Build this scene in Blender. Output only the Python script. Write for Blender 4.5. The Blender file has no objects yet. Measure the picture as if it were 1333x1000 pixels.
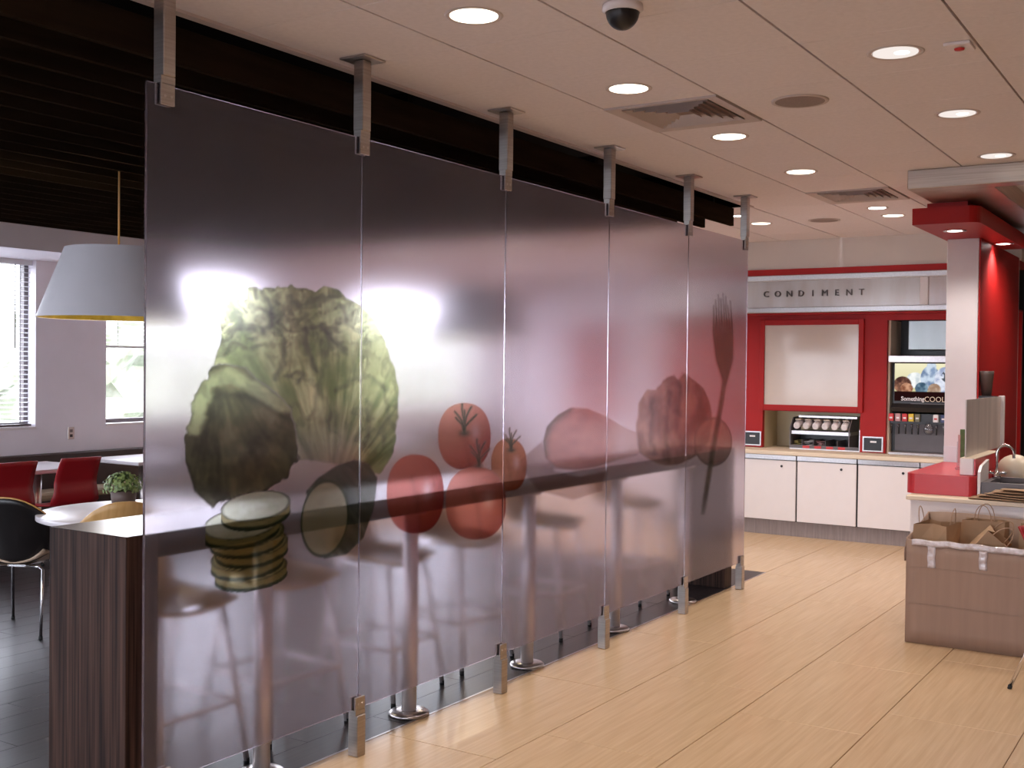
import bpy, math, random
import numpy as np
from mathutils import Matrix, Vector
random.seed(7); np.random.seed(7)
sc = bpy.context.scene
col = sc.collection
PI = math.pi

# ------------------------------------------------------------------ camera
FPX, YAW, PITCH, ROLL = 1480.0, 0.56848, -0.01682, -0.01113
CX, CZ = 3.16547, 1.68512
def cam_axes():
    f = np.array([-math.sin(YAW)*math.cos(PITCH), math.cos(YAW)*math.cos(PITCH), math.sin(PITCH)])
    r = np.array([math.cos(YAW), math.sin(YAW), 0.0]); d = np.cross(f, r)
    c, s = math.cos(ROLL), math.sin(ROLL)
    return c*r+s*d, -s*r+c*d, f
RGT, DWN, FWD = cam_axes()
cd = bpy.data.cameras.new('camera'); cam = bpy.data.objects.new('camera', cd); col.objects.link(cam)
cd.sensor_fit = 'HORIZONTAL'; cd.sensor_width = 36.0; cd.lens = FPX/1333*36; cd.clip_start = 0.05; cd.clip_end = 300
M4 = Matrix(((RGT[0], -DWN[0], -FWD[0], CX), (RGT[1], -DWN[1], -FWD[1], 0), (RGT[2], -DWN[2], -FWD[2], CZ), (0, 0, 0, 1)))
cam.matrix_world = M4
sc.camera = cam

# ------------------------------------------------------------------ world, exposure, window portals
w = bpy.data.worlds.new('sky'); sc.world = w; w.use_nodes = True
bg = w.node_tree.nodes['Background']; bg.inputs[0].default_value = (0.85, 0.88, 1.0, 1); bg.inputs[1].default_value = 9.0
sc.view_settings.view_transform = 'Standard'; sc.view_settings.look = 'None'
sc.view_settings.gamma = 1.0; sc.view_settings.use_curve_mapping = False
sc.view_settings.exposure = 0.6
sc.cycles.max_bounces = 10; sc.cycles.diffuse_bounces = 5; sc.cycles.transparent_max_bounces = 24
sc.cycles.sample_clamp_indirect = 6.0
XW = -6.5            # inner face of the window wall
LWIN = [(4.2, 6.69), (7.49, 9.71), (11.45, 14.2), (1.0, 3.4), (-2.6, 0.2)]  # last two are unseen windows, added to brighten the dining side
LZ = (1.04, 2.63)
FY = -3.5            # inner face of the shopfront behind the camera
FWIN = [(-6.0, -3.6), (-3.3, -0.9), (-0.6, 1.6), (1.9, 3.7)]
FZ = (0.6, 2.5)
def portal(loc, rot, sx, sy):
    l = bpy.data.lights.new('window_portal', 'AREA'); l.shape = 'RECTANGLE'; l.size = sx; l.size_y = sy
    l.cycles.is_portal = True
    o = bpy.data.objects.new('window_portal', l); col.objects.link(o); o.location = loc; o.rotation_euler = rot
for a, b in LWIN: portal((XW-0.22, (a+b)/2, sum(LZ)/2), (0, -PI/2, 0), LZ[1]-LZ[0], b-a)
for a, b in FWIN: portal(((a+b)/2, FY-0.22, sum(FZ)/2), (PI/2, 0, 0), b-a, FZ[1]-FZ[0])

sl = bpy.data.lights.new('sun', 'SUN'); sl.energy = 4.5; sl.angle = 0.01; sl.color = (1.0, 0.96, 0.9)
so = bpy.data.objects.new('sun', sl); col.objects.link(so); so.rotation_euler = (0, math.radians(38), 0); so.location = (0, 0, 12)
# ------------------------------------------------------------------ materials
def mat(name, color, rough=0.5, metal=0.0, var=0.0, scale=(8, 8, 8), color2=None, bump=0.0, detail=4.0, coat=0.0, spec=0.5, ramp=(0.35, 0.65), trans=0.0):
    m = bpy.data.materials.new(name); m.use_nodes = True
    nt = m.node_tree; b = nt.nodes['Principled BSDF']
    b.inputs['Base Color'].default_value = (*color, 1); b.inputs['Roughness'].default_value = rough
    b.inputs['Metallic'].default_value = metal; b.inputs['Specular IOR Level'].default_value = spec
    b.inputs['Coat Weight'].default_value = coat
    if trans: b.inputs['Transmission Weight'].default_value = trans
    tc = nt.nodes.new('ShaderNodeTexCoord'); mp = nt.nodes.new('ShaderNodeMapping'); mp.inputs['Scale'].default_value = scale
    nz = nt.nodes.new('ShaderNodeTexNoise'); nz.inputs['Scale'].default_value = 1.0; nz.inputs['Detail'].default_value = detail
    nt.links.new(tc.outputs['Object'], mp.inputs[0]); nt.links.new(mp.outputs[0], nz.inputs['Vector'])
    if color2 is None and var: color2 = tuple(max(0, c*(1-var)) for c in color)
    if color2 is not None:
        cr = nt.nodes.new('ShaderNodeValToRGB'); cr.color_ramp.elements[0].position = ramp[0]; cr.color_ramp.elements[1].position = ramp[1]
        cr.color_ramp.elements[0].color = (*color2, 1); cr.color_ramp.elements[1].color = (*color, 1)
        nt.links.new(nz.outputs['Fac'], cr.inputs[0]); nt.links.new(cr.outputs[0], b.inputs['Base Color'])
    if bump:
        bp = nt.nodes.new('ShaderNodeBump'); bp.inputs['Strength'].default_value = bump; bp.inputs['Distance'].default_value = 0.01
        nt.links.new(nz.outputs['Fac'], bp.inputs['Height']); nt.links.new(bp.outputs[0], b.inputs['Normal'])
    return m
def emit(name, color, strength):
    m = bpy.data.materials.new(name); m.use_nodes = True; nt = m.node_tree
    nt.nodes.remove(nt.nodes['Principled BSDF']); e = nt.nodes.new('ShaderNodeEmission')
    e.inputs[0].default_value = (*color, 1); e.inputs[1].default_value = strength
    nt.links.new(e.outputs[0], nt.nodes['Material Output'].inputs[0]); return m

M = {}
M['wall'] = mat('painted_wall', (0.86, 0.82, 0.87), 0.6, var=0.04, scale=(3, 3, 3))
M['bulk'] = mat('bulkhead_paint', (0.66, 0.58, 0.52), 0.6, var=0.04, scale=(3, 3, 3))
M['tile_c'] = mat('ceiling_tile', (0.84, 0.775, 0.785), 0.8, var=0.05, scale=(40, 40, 40), bump=0.05)
M['tgrid'] = mat('ceiling_grid', (0.30, 0.22, 0.20), 0.7)
M['trimw'] = mat('ceiling_trim', (0.62, 0.54, 0.52), 0.5)
M['black'] = mat('black_deck', (0.004, 0.003, 0.003), 0.9, spec=0.1)
M['slat'] = mat('dark_slat', (0.03, 0.020, 0.013), 0.8, var=0.3, scale=(20, 2, 20), spec=0.0)
M['tan'] = mat('tan_floor_tile', (0.62, 0.435, 0.265), 0.27, color2=(0.53, 0.36, 0.205), scale=(55, 2.0, 55), ramp=(0.3, 0.7), spec=0.5)
M['grout'] = mat('tan_grout', (0.44, 0.30, 0.18), 0.8)
M['dplank'] = mat('dark_plank_tile', (0.026, 0.020, 0.022), 0.36, color2=(0.014, 0.010, 0.011), scale=(40, 2.5, 40), bump=0.05)
M['dgrout'] = mat('dark_grout', (0.012, 0.010, 0.010), 0.8)
M['zebra'] = mat('zebra_wood_upright', (0.075, 0.038, 0.027), 0.5, color2=(0.014, 0.007, 0.006), scale=(70, 70, 1.4), detail=6, ramp=(0.36, 0.70), spec=0.12)
M['zebra_edge'] = mat('zebra_wood_edge', (0.05, 0.027, 0.020), 0.5, color2=(0.012, 0.007, 0.006), scale=(70, 1.4, 70), detail=5, ramp=(0.38, 0.68), spec=0.12)
M['zebra_top'] = mat('zebra_wood_top', (0.04, 0.023, 0.018), 0.27, color2=(0.012, 0.007, 0.006), scale=(70, 1.4, 70), detail=5, ramp=(0.38, 0.68))
M['steel'] = mat('brushed_steel', (0.47, 0.42, 0.385), 0.32, 1.0, var=0.2, scale=(4, 4, 90))
M['steel2'] = mat('satin_steel', (0.54, 0.50, 0.49), 0.28, 1.0, var=0.12, scale=(60, 4, 60))
M['satin'] = mat('satin_column', (0.78, 0.72, 0.72), 0.42, 0.65, var=0.05, scale=(4, 4, 60))
M['chrome'] = mat('chrome', (0.75, 0.74, 0.76), 0.12, 1.0, var=0.03)
M['beam'] = mat('brushed_beam', (0.50, 0.43, 0.37), 0.38, 1.0, var=0.2, scale=(2, 2, 120))
M['red'] = mat('red_laminate', (0.40, 0.012, 0.011), 0.45, var=0.06, scale=(5, 5, 5), spec=0.22)
M['redtop'] = mat('red_solid_surface', (0.55, 0.035, 0.045), 0.3, var=0.05)
M['redchair'] = mat('red_plastic', (0.32, 0.008, 0.014), 0.4, var=0.05)
M['white'] = mat('white_laminate', (0.80, 0.74, 0.74), 0.35, var=0.02)
M['acrylic'] = mat('frosted_acrylic', (0.66, 0.57, 0.54), 0.3, color2=(0.46, 0.40, 0.38), scale=(2, 5, 0.4), spec=0.5)
M['whitep'] = mat('white_pillar', (0.78, 0.72, 0.73), 0.5, var=0.03)
M['board'] = mat('gloss_board', (0.64, 0.54, 0.48), 0.08, var=0.02, spec=0.3)
M['cream'] = mat('cream_laminate', (0.76, 0.63, 0.48), 0.5, var=0.04)
M['toe'] = mat('toe_tile', (0.30, 0.24, 0.23), 0.5, var=0.2, scale=(60, 4, 4))
M['tabletop'] = mat('white_table_top', (0.72, 0.66, 0.68), 0.3, var=0.03)
M['ply'] = mat('light_plywood', (0.68, 0.40, 0.16), 0.4, color2=(0.56, 0.31, 0.10), scale=(3, 30, 3))
M['plypale'] = mat('pale_plywood', (0.50, 0.36, 0.26), 0.45, color2=(0.42, 0.29, 0.2), scale=(3, 30, 3))
M['blackply'] = mat('black_veneer', (0.012, 0.009, 0.009), 0.35, var=0.3)
M['bench'] = mat('dark_bench', (0.055, 0.035, 0.032), 0.5, var=0.2)
M['benchseat'] = mat('tan_bench_cushion', (0.42, 0.31, 0.20), 0.7, var=0.08)
M['shade'] = mat('lamp_shade_white', (0.74, 0.72, 0.76), 0.45, var=0.03)
M['gold'] = mat('gold_leaf', (0.42, 0.31, 0.05), 0.45, 0.5, color2=(0.22, 0.16, 0.02), scale=(9, 9, 9), bump=0.2)
M['leaf'] = mat('plant_leaf', (0.23, 0.31, 0.11), 0.5, color2=(0.10, 0.16, 0.05), scale=(25, 25, 25))
M['pot'] = mat('brown_pot', (0.10, 0.065, 0.055), 0.5, var=0.1)
M['card'] = mat('corrugated_card', (0.33, 0.215, 0.16), 0.75, var=0.08, scale=(30, 30, 2))
M['cardin'] = mat('card_inside', (0.34, 0.23, 0.17), 0.8, var=0.08, scale=(30, 30, 2))
M['kraft'] = mat('kraft_paper', (0.42, 0.26, 0.15), 0.75, var=0.12, scale=(6, 6, 6), bump=0.15)
M['twine'] = mat('paper_twine', (0.40, 0.25, 0.16), 0.8)
M['tape'] = mat('packing_tape', (0.62, 0.56, 0.58), 0.12, color2=(0.45, 0.37, 0.36), scale=(30, 30, 30), bump=0.6, coat=0.6)
M['dark'] = mat('black_plastic', (0.015, 0.013, 0.014), 0.35, var=0.2)
M['greyp'] = mat('grey_plastic', (0.13, 0.11, 0.115), 0.4, var=0.1)
M['rubber'] = mat('rubber_foot', (0.01, 0.01, 0.01), 0.7)
M['speaker'] = mat('speaker_mesh', (0.33, 0.26, 0.24), 0.8, var=0.2, scale=(200, 200, 200))
M['vent'] = mat('vent_enamel', (0.56, 0.48, 0.45), 0.5, var=0.03)
M['blind'] = mat('blind_slat', (0.75, 0.75, 0.78), 0.4)
M['letter'] = mat('dark_bronze_letter', (0.06, 0.045, 0.04), 0.4, 0.3)
M['signface'] = mat('polished_sign_band', (0.74, 0.66, 0.62), 0.16, 0.55, color2=(0.62, 0.52, 0.48), scale=(6, 6, 1.2))
M['niche'] = mat('cream_niche', (0.66, 0.56, 0.36), 0.5, var=0.03)
M['lens_w'] = emit('warm_lens', (1.0, 0.88, 0.72), 2.2)
M['lens_c'] = emit('cool_lens', (1.0, 0.95, 0.92), 8.0)
M['glow_d'] = emit('reflector_glow', (1.0, 0.90, 0.84), 0.62)  # emission put in for the pale sheen of the reflector cones
M['bulb'] = emit('bulb', (1.0, 0.85, 0.6), 5.0)
M['can'] = mat('reflector_cone', (0.85, 0.80, 0.76), 0.18, 0.9)
M['asphalt'] = mat('asphalt', (0.24, 0.23, 0.24), 0.9, var=0.2)
M['hedge'] = mat('outdoor_leaves', (0.26, 0.28, 0.22), 0.8, color2=(0.13, 0.15, 0.10), scale=(2, 2, 2), ramp=(0.4, 0.6))
M['bluelabel'] = mat('blue_label', (0.04, 0.06, 0.16), 0.4)
M['yellowlabel'] = mat('yellow_label', (0.75, 0.52, 0.04), 0.4)
M['pinklabel'] = mat('pink_label', (0.55, 0.28, 0.28), 0.4)
M['redlabel'] = mat('red_label', (0.6, 0.03, 0.03), 0.4)
M['olive'] = mat('olive_label', (0.16, 0.14, 0.08), 0.4)
M['yellowpack'] = mat('yellow_packets', (0.55, 0.42, 0.12), 0.5, var=0.2)
M['greybox'] = mat('grey_cabinet_metal', (0.42, 0.46, 0.46), 0.3, 0.6, var=0.1, scale=(6, 1, 1))
M['rwall'] = mat('grey_brown_wall', (0.20, 0.16, 0.15), 0.6, var=0.1)
M['kitchen'] = mat('kitchen_steel', (0.16, 0.14, 0.13), 0.45, 0.5, var=0.15)
M['cream_plastic'] = mat('cream_plastic', (0.66, 0.55, 0.42), 0.3)
M['green'] = mat('green_print', (0.10, 0.16, 0.05), 0.5, var=0.4, scale=(20, 20, 20))

def glass_mat():
    m = bpy.data.materials.new('frosted_glass'); m.use_nodes = True; nt = m.node_tree
    nt.nodes.remove(nt.nodes['Principled BSDF']); out = nt.nodes['Material Output']
    g = nt.nodes.new('ShaderNodeBsdfGlass'); g.inputs['Roughness'].default_value = 0.16; g.inputs['IOR'].default_value = 1.33
    g.inputs['Color'].default_value = (0.87, 0.83, 0.87, 1)
    d = nt.nodes.new('ShaderNodeBsdfDiffuse'); t = nt.nodes.new('ShaderNodeBsdfTranslucent')
    for n in (d, t): n.inputs['Color'].default_value = (0.72, 0.66, 0.72, 1)
    tc = nt.nodes.new('ShaderNodeTexCoord'); mp = nt.nodes.new('ShaderNodeMapping'); mp.inputs['Scale'].default_value = (1, 160, 0.6)
    nz = nt.nodes.new('ShaderNodeTexNoise'); nz.inputs['Scale'].default_value = 1.0
    nt.links.new(tc.outputs['Object'], mp.inputs[0]); nt.links.new(mp.outputs[0], nz.inputs['Vector'])
    mr = nt.nodes.new('ShaderNodeMapRange'); mr.inputs['To Min'].default_value = 0.028; mr.inputs['To Max'].default_value = 0.05
    nt.links.new(nz.outputs['Fac'], mr.inputs['Value'])
    h = nt.nodes.new('ShaderNodeMixShader'); h.inputs[0].default_value = 0.5
    nt.links.new(d.outputs[0], h.inputs[1]); nt.links.new(t.outputs[0], h.inputs[2])
    x = nt.nodes.new('ShaderNodeMixShader'); nt.links.new(mr.outputs[0], x.inputs[0])
    nt.links.new(g.outputs[0], x.inputs[1]); nt.links.new(h.outputs[0], x.inputs[2]); nt.links.new(x.outputs[0], out.inputs[0])
    return m
M['frost'] = glass_mat()
def pane_mat(name, col_, gl=0.06, rough=0.02):
    m = bpy.data.materials.new(name); m.use_nodes = True; nt = m.node_tree
    nt.nodes.remove(nt.nodes['Principled BSDF']); out = nt.nodes['Material Output']
    t = nt.nodes.new('ShaderNodeBsdfTransparent'); t.inputs[0].default_value = (*col_, 1)
    g = nt.nodes.new('ShaderNodeBsdfGlossy'); g.inputs['Roughness'].default_value = rough
    x = nt.nodes.new('ShaderNodeMixShader'); x.inputs[0].default_value = gl
    nt.links.new(t.outputs[0], x.inputs[1]); nt.links.new(g.outputs[0], x.inputs[2]); nt.links.new(x.outputs[0], out.inputs[0]); return m
M['pane'] = pane_mat('window_glass', (0.97, 0.98, 0.98))
M['clear'] = pane_mat('clear_acrylic', (0.86, 0.86, 0.88), 0.16, 0.05)
def film_mat():
    m = bpy.data.materials.new('printed_film'); m.use_nodes = True; nt = m.node_tree
    nt.nodes.remove(nt.nodes['Principled BSDF']); out = nt.nodes['Material Output']
    at = nt.nodes.new('ShaderNodeAttribute'); at.attribute_name = 'ink'
    t = nt.nodes.new('ShaderNodeBsdfTransparent'); d = nt.nodes.new('ShaderNodeBsdfDiffuse'); l = nt.nodes.new('ShaderNodeBsdfTranslucent')
    mc = nt.nodes.new('ShaderNodeMix'); mc.data_type = 'RGBA'; mc.inputs[6].default_value = (1, 1, 1, 1)
    nt.links.new(at.outputs['Alpha'], mc.inputs[0]); nt.links.new(at.outputs['Color'], mc.inputs[7]); nt.links.new(mc.outputs[2], t.inputs[0])
    nt.links.new(at.outputs['Color'], d.inputs[0]); nt.links.new(at.outputs['Color'], l.inputs[0])
    h = nt.nodes.new('ShaderNodeMixShader'); nt.links.new(d.outputs[0], h.inputs[1]); nt.links.new(l.outputs[0], h.inputs[2])
    mu = nt.nodes.new('ShaderNodeMath'); mu.operation = 'MULTIPLY'; mu.inputs[1].default_value = 0.16; nt.links.new(at.outputs['Alpha'], mu.inputs[0])
    x = nt.nodes.new('ShaderNodeMixShader'); nt.links.new(mu.outputs[0], x.inputs[0]); nt.links.new(t.outputs[0], x.inputs[1]); nt.links.new(h.outputs[0], x.inputs[2])
    nt.links.new(x.outputs[0], out.inputs[0]); return m
M['film'] = film_mat()
def lit_print():
    m = bpy.data.materials.new('backlit_print'); m.use_nodes = True; nt = m.node_tree
    nt.nodes.remove(nt.nodes['Principled BSDF']); e = nt.nodes.new('ShaderNodeEmission'); e.inputs[1].default_value = 0.75
    at = nt.nodes.new('ShaderNodeAttribute'); at.attribute_name = 'ink'; nt.links.new(at.outputs['Color'], e.inputs[0])
    nt.links.new(e.outputs[0], nt.nodes['Material Output'].inputs[0]); return m
M['litprint'] = lit_print()

# ------------------------------------------------------------------ mesh helpers
class MB:
    def __init__(s): s.v = []; s.f = []; s.sm = []
    def add(s, v, f, smooth=False):
        o = len(s.v); s.v += [tuple(map(float, p)) for p in v]
        s.f += [tuple(i+o for i in q) for q in f]; s.sm += [smooth]*len(f); return s
    def box(s, x0, x1, y0, y1, z0, z1):
        v = [(x0, y0, z0), (x1, y0, z0), (x1, y1, z0), (x0, y1, z0), (x0, y0, z1), (x1, y0, z1), (x1, y1, z1), (x0, y1, z1)]
        return s.add(v, [(0, 3, 2, 1), (4, 5, 6, 7), (0, 1, 5, 4), (1, 2, 6, 5), (2, 3, 7, 6), (3, 0, 4, 7)])
    def bbox(s, x0, x1, y0, y1, z0, z1, b=0.004):
        # box with bevelled long edges (all four vertical + top rim)
        r = [(x0+b, y0), (x1-b, y0), (x1, y0+b), (x1, y1-b), (x1-b, y1), (x0+b, y1), (x0, y1-b), (x0, y0+b)]
        q = [(x0+b, y0+b), (x1-b, y0+b), (x1-b, y0+b), (x1-b, y1-b), (x1-b, y1-b), (x0+b, y1-b), (x0+b, y1-b), (x0+b, y0+b)]
        return s.rings([[(a, c, z) for a, c in p] for p, z in ((q, z0), (r, z0+b), (r, z1-b), (q, z1))])
    def rings(s, rs, smooth=False, close=True, caps=True):
        n = len(rs[0]); v = [p for r in rs for p in r]; f = []
        for k in range(len(rs)-1):
            for i in range(n if close else n-1):
                j = (i+1) % n; f.append((k*n+i, k*n+j, (k+1)*n+j, (k+1)*n+i))
        s.add(v, f, smooth)
        if caps and close:
            o = len(s.v)-len(v); s.f.append(tuple(o+i for i in reversed(range(n)))); s.f.append(tuple(o+(len(rs)-1)*n+i for i in range(n))); s.sm += [False, False]
        return s
    def lathe(s, prof, c=(0, 0, 0), n=24, smooth=True, caps=True):
        return s.rings([[(c[0]+r*math.cos(2*PI*i/n), c[1]+r*math.sin(2*PI*i/n), c[2]+z) for i in range(n)] for r, z in prof], smooth, True, caps)
    def prism(s, poly, z0, z1):
        return s.rings([[(x, y, z) for x, y in poly] for z in (z0, z1)])
    def tube(s, pts, r, n=8, caps=True):
        P = [Vector(p) for p in pts]; rs = []; up = None
        for i, p in enumerate(P):
            t = (P[min(i+1, len(P)-1)]-P[max(i-1, 0)]).normalized()
            if up is None: up = t.orthogonal().normalized()
            up = (up-t*up.dot(t)).normalized(); b = t.cross(up); rr = r[i] if isinstance(r, (list, tuple)) else r
            rs.append([tuple(p+(up*math.cos(2*PI*k/n)+b*math.sin(2*PI*k/n))*rr) for k in range(n)])
        return s.rings(rs, True, True, caps)
    def shell(s, fn, nu, nv, t):
        U = np.linspace(0, 1, nu); V = np.linspace(0, 1, nv)
        P = np.array([[fn(u, v) for v in V] for u in U], float)
        N = np.cross(np.gradient(P, axis=0), np.gradient(P, axis=1)); N /= np.linalg.norm(N, axis=2, keepdims=True)+1e-9
        A = (P+N*t/2).reshape(-1, 3); B = (P-N*t/2).reshape(-1, 3); f = []; n = nu*nv
        for i in range(nu-1):
            for j in range(nv-1):
                a, b, c, d = i*nv+j, (i+1)*nv+j, (i+1)*nv+j+1, i*nv+j+1
                f += [(a, b, c, d), (n+d, n+c, n+b, n+a)]
        rim = [i*nv for i in range(nu)]+[(nu-1)*nv+j for j in range(1, nv)]+[i*nv+nv-1 for i in range(nu-2, -1, -1)]+[j for j in range(nv-2, 0, -1)]
        for i in range(len(rim)):
            a, b = rim[i], rim[(i+1) % len(rim)]; f.append((b, a, n+a, n+b))
        return s.add(np.vstack([A, B]), f, True)
    def ball(s, c, r, n=10, m=7):
        r = r if isinstance(r, (tuple, list)) else (r, r, r)
        return s.rings([[(c[0]+r[0]*math.sin(th)*math.cos(2*PI*i/n), c[1]+r[1]*math.sin(th)*math.sin(2*PI*i/n), c[2]-r[2]*math.cos(th)) for i in range(n)]
                        for th in [0.03+(PI-0.06)*k/(m-1) for k in range(m)]], True)
    def mesh(s, name, m):
        me = bpy.data.meshes.new(name); me.from_pydata(s.v, [], s.f); me.materials.append(M[m])
        me.polygons.foreach_set('use_smooth', s.sm); me.update(); return me
    def build(s, name, m, parent=None, loc=None, rz=None):
        o = bpy.data.objects.new(name, s.mesh(name, m)); col.objects.link(o)
        if parent: o.parent = parent
        if loc: o.location = loc
        if rz is not None: o.rotation_euler.z = rz
        return o
def tag(o, label=None, cat=None, group=None, kind=None):
    for k, v in (('label', label), ('category', cat), ('group', group), ('kind', kind)):
        if v: o[k] = v
    return o
def empty(name, loc=(0, 0, 0), rz=0, label=None, cat=None, group=None, kind=None):
    o = bpy.data.objects.new(name, None); o.empty_display_size = 0.1; col.objects.link(o); o.location = loc; o.rotation_euler.z = rz
    return tag(o, label, cat, group, kind)
def struct(o): o['kind'] = 'structure'; return o
def inst(name, me, parent, loc=(0, 0, 0), rz=0):
    o = bpy.data.objects.new(name, me); col.objects.link(o); o.parent = parent; o.location = loc; o.rotation_euler.z = rz; return o
def copy_tree(o, parent=None):
    c = o.copy(); col.objects.link(c); c.parent = parent
    for ch in list(o.children): copy_tree(ch, c)
    return c
def relabel(o, label): o['label'] = label; return o

# ------------------------------------------------------------------ setting: floors
TX0 = -0.085; DY1 = 9.0
fl = struct(MB().box(TX0, 6.0, FY, 12.3, -0.12, -0.006).box(XW, TX0, DY1, 14.8, -0.12, -0.006).build('floor', 'grout'))
fl['label'] = 'tan wood-look tile floor of the serving area'
def tile_mesh(name, sx, sy, m, top=0.0, b=0.0015, g=0.002):
    return MB().bbox(g, sx-g, g, sy-g, -0.011, top, b).mesh(name, m)
tw, tl = 0.61, 1.225
tm = tile_mesh('tile', tw, tl, 'tan')
for i in range(10):
    for j in range(11):
        if TX0+tw*i+tw > 6.3: continue
        inst('tile', tm, fl, (TX0+tw*i, -0.86+j*tl+(0.0 if i % 2 == 0 else 0.40), 0))
for i in range(10):
    for j in range(5):
        inst('tile', tm, fl, (TX0-tw*(i+1), DY1+j*tl, 0))
fd = struct(MB().box(XW, TX0, FY, DY1, -0.12, -0.006).build('floor_dining', 'dgrout'))
fd['label'] = 'dark wood-look plank floor of the dining side'
pw, pl = 0.2, 1.2
pm = tile_mesh('plank', pw, pl, 'dplank', 0.0, 0.0008, 0.0008)
for i in range(31):
    for j in range(7):
        inst('plank', pm, fd, (TX0-pw*(i+1), DY1-pl*(j+1)-(0.45 if i % 3 == 1 else 0.85 if i % 3 == 2 else 0.0), 0))
    if i % 3:
        o_ = inst('plank', pm, fd, (TX0-pw*(i+1), DY1-(0.45 if i % 3 == 1 else 0.85), 0)); o_.scale.y = (0.45 if i % 3 == 1 else 0.85)/pl
        
struct(MB().box(-0.091, -0.079, FY, DY1, -0.004, 0.0012).build('trim_1', 'steel2'))

# ------------------------------------------------------------------ setting: ceilings
GX0, GX, GY0, GY, HC = -0.169, 0.609, 3.82-0.633*4, 0.633, 2.98
ce = struct(MB().box(GX0, 6.0, FY, 12.3, HC+0.012, HC+0.1).build('ceiling', 'tgrid'))
cm = MB().bbox(0.005, GX-0.005, 0.0018, GY-0.0018, 0.0, 0.014, 0.001).mesh('ceiling_tile', 'tile_c')
DIFF = {(1, 6), (1, 11)}
for i in range(10):
    for j in range(16):
        if (i, j) in DIFF: continue
        inst('ceiling_tile', cm, ce, (GX0+GX*i, GY0+GY*j, HC))
struct(MB().box(GX0-0.012, GX0+0.03, 0.0, 8.75, HC-0.012, HC+0.02).build('trim_2', 'trimw'))
cdn = struct(MB().box(XW, GX0-0.012, FY, 8.75, 3.28, 3.34).box(GX0-0.03, GX0-0.014, FY, 8.75, HC+0.02, 3.3).box(XW, GX0-0.03, 8.72, 8.75, HC, 3.3).build('ceiling_dining', 'black'))
sm_ = MB().box(-0.014, 0.014, FY+0.1, 8.62, 2.815, 2.955).mesh('slat', 'slat')
for k in range(22): inst('slat', sm_, cdn, (-0.27-0.245*k, 0, 0))
cc = MB()
for y in (0.5, 2.5, 4.4, 6.3, 8.2): cc.box(-5.58, -0.25, y-0.02, y+0.02, 2.955, 3.0)
cc.build('carrier_rail', 'black', cdn)
cf = struct(MB().box(XW, GX0-0.012, 8.75, 14.8, HC+0.012, HC+0.1).build('ceiling_far', 'tgrid'))
for i in range(10):
    for j in range(9): inst('ceiling_tile', cm, cf, (GX0-GX*(i+1)-0.012, 8.755+GY*j, HC))
struct(MB().box(XW, -5.6, FY, 14.8, 2.63, 3.28).build('trim_3', 'wall'))

# ------------------------------------------------------------------ setting: walls
def windowed(name, axis, pos, thick, lo, hi, z1, wins, wz, m='wall'):
    mb = MB(); a0, a1 = (pos-thick, pos) if thick > 0 else (pos, pos-thick)
    def seg(u0, u1, zz0, zz1):
        if u1-u0 < 1e-4 or zz1-zz0 < 1e-4: return
        mb.box(a0, a1, u0, u1, zz0, zz1) if axis == 'x' else mb.box(u0, u1, a0, a1, zz0, zz1)
    seg(lo, hi, 0, wz[0]); seg(lo, hi, wz[1], z1); u = lo
    for a, b in sorted(wins): seg(u, a, wz[0], wz[1]); u = b
    seg(u, hi, wz[0], wz[1]); return struct(mb.build(name, m))
windowed('wall_left', 'x', XW, 0.22, FY, 14.8, 3.34, LWIN, LZ)
windowed('wall_front', 'y', FY, 0.22, XW-0.22, 6.2, 3.34, FWIN, FZ)
struct(MB().box(6.0, 6.2, FY, 12.3, 0, 3.34).build('wall_right', 'rwall'))
wb = struct(MB().box(XW-0.22, -2.2, 14.8, 15.0, 0, 3.2).build('wall_back', 'wall'))
MB().box(-5.25, -4.5, 14.76, 14.8, 0.85, 2.3).build('panel', 'red', wb)
struct(MB().box(-2.35, -2.2, 11.9, 15.0, 0, 3.2).build('wall_side', 'wall'))
wk = struct(MB().box(1.48, 6.2, 12.1, 12.3, 0, 3.2).build('wall_kitchen', 'kitchen'))
def window(n, axis, pos, a, b, z0, z1, out, mull):
    # frame + panes at the outer third of the opening
    root = struct(empty('window_%d' % n))
    fr = MB(); d0, d1 = sorted((pos+out*0.12, pos+out*0.19)); t = 0.045
    def bx(mb, u0, u1, zz0, zz1, e0=None, e1=None):
        e0 = d0 if e0 is None else e0; e1 = d1 if e1 is None else e1
        mb.box(e0, e1, u0, u1, zz0, zz1) if axis == 'x' else mb.box(u0, u1, e0, e1, zz0, zz1)
    bx(fr, a, a+t, z0, z1); bx(fr, b-t, b, z0, z1); bx(fr, a+t, b-t, z0, z0+t); bx(fr, a+t, b-t, z1-t, z1)
    fr.build('window_frame', 'greyp', root)
    xs = [a+t]+[a+(b-a)*k/mull for k in range(1, mull)]+[b-t]
    for k in range(mull):
        p = MB(); bx(p, xs[k]+(0.02 if k else 0), xs[k+1]-(0.02 if k < mull-1 else 0), z0+t, z1-t, (d0+d1)/2-0.004, (d0+d1)/2+0.004); p.build('pane', 'pane', root)
        if k: q = MB(); bx(q, xs[k]-0.02, xs[k]+0.02, z0+t, z1-t); q.build('mullion', 'greyp', root)
    s = MB(); s0, s1 = sorted((pos-out*0.015, pos+out*0.12)); bx(s, a, b, z0-0.02, z0+0.004, s0, s1); s.build('window_sill', 'white', root)
    return root
for k, (a, b) in enumerate(LWIN): window(k+1, 'x', XW, a, b, LZ[0], LZ[1], -1, 2)
for k, (a, b) in enumerate(FWIN): window(k+6, 'y', FY, a, b, FZ[0], FZ[1], -1, 2)
blab = ['white horizontal blind in the leftmost window beside the pendant lamp', 'white horizontal blind in the window behind the pendant lamp', 'white horizontal blind in the far window behind the frosted glass']
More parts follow.
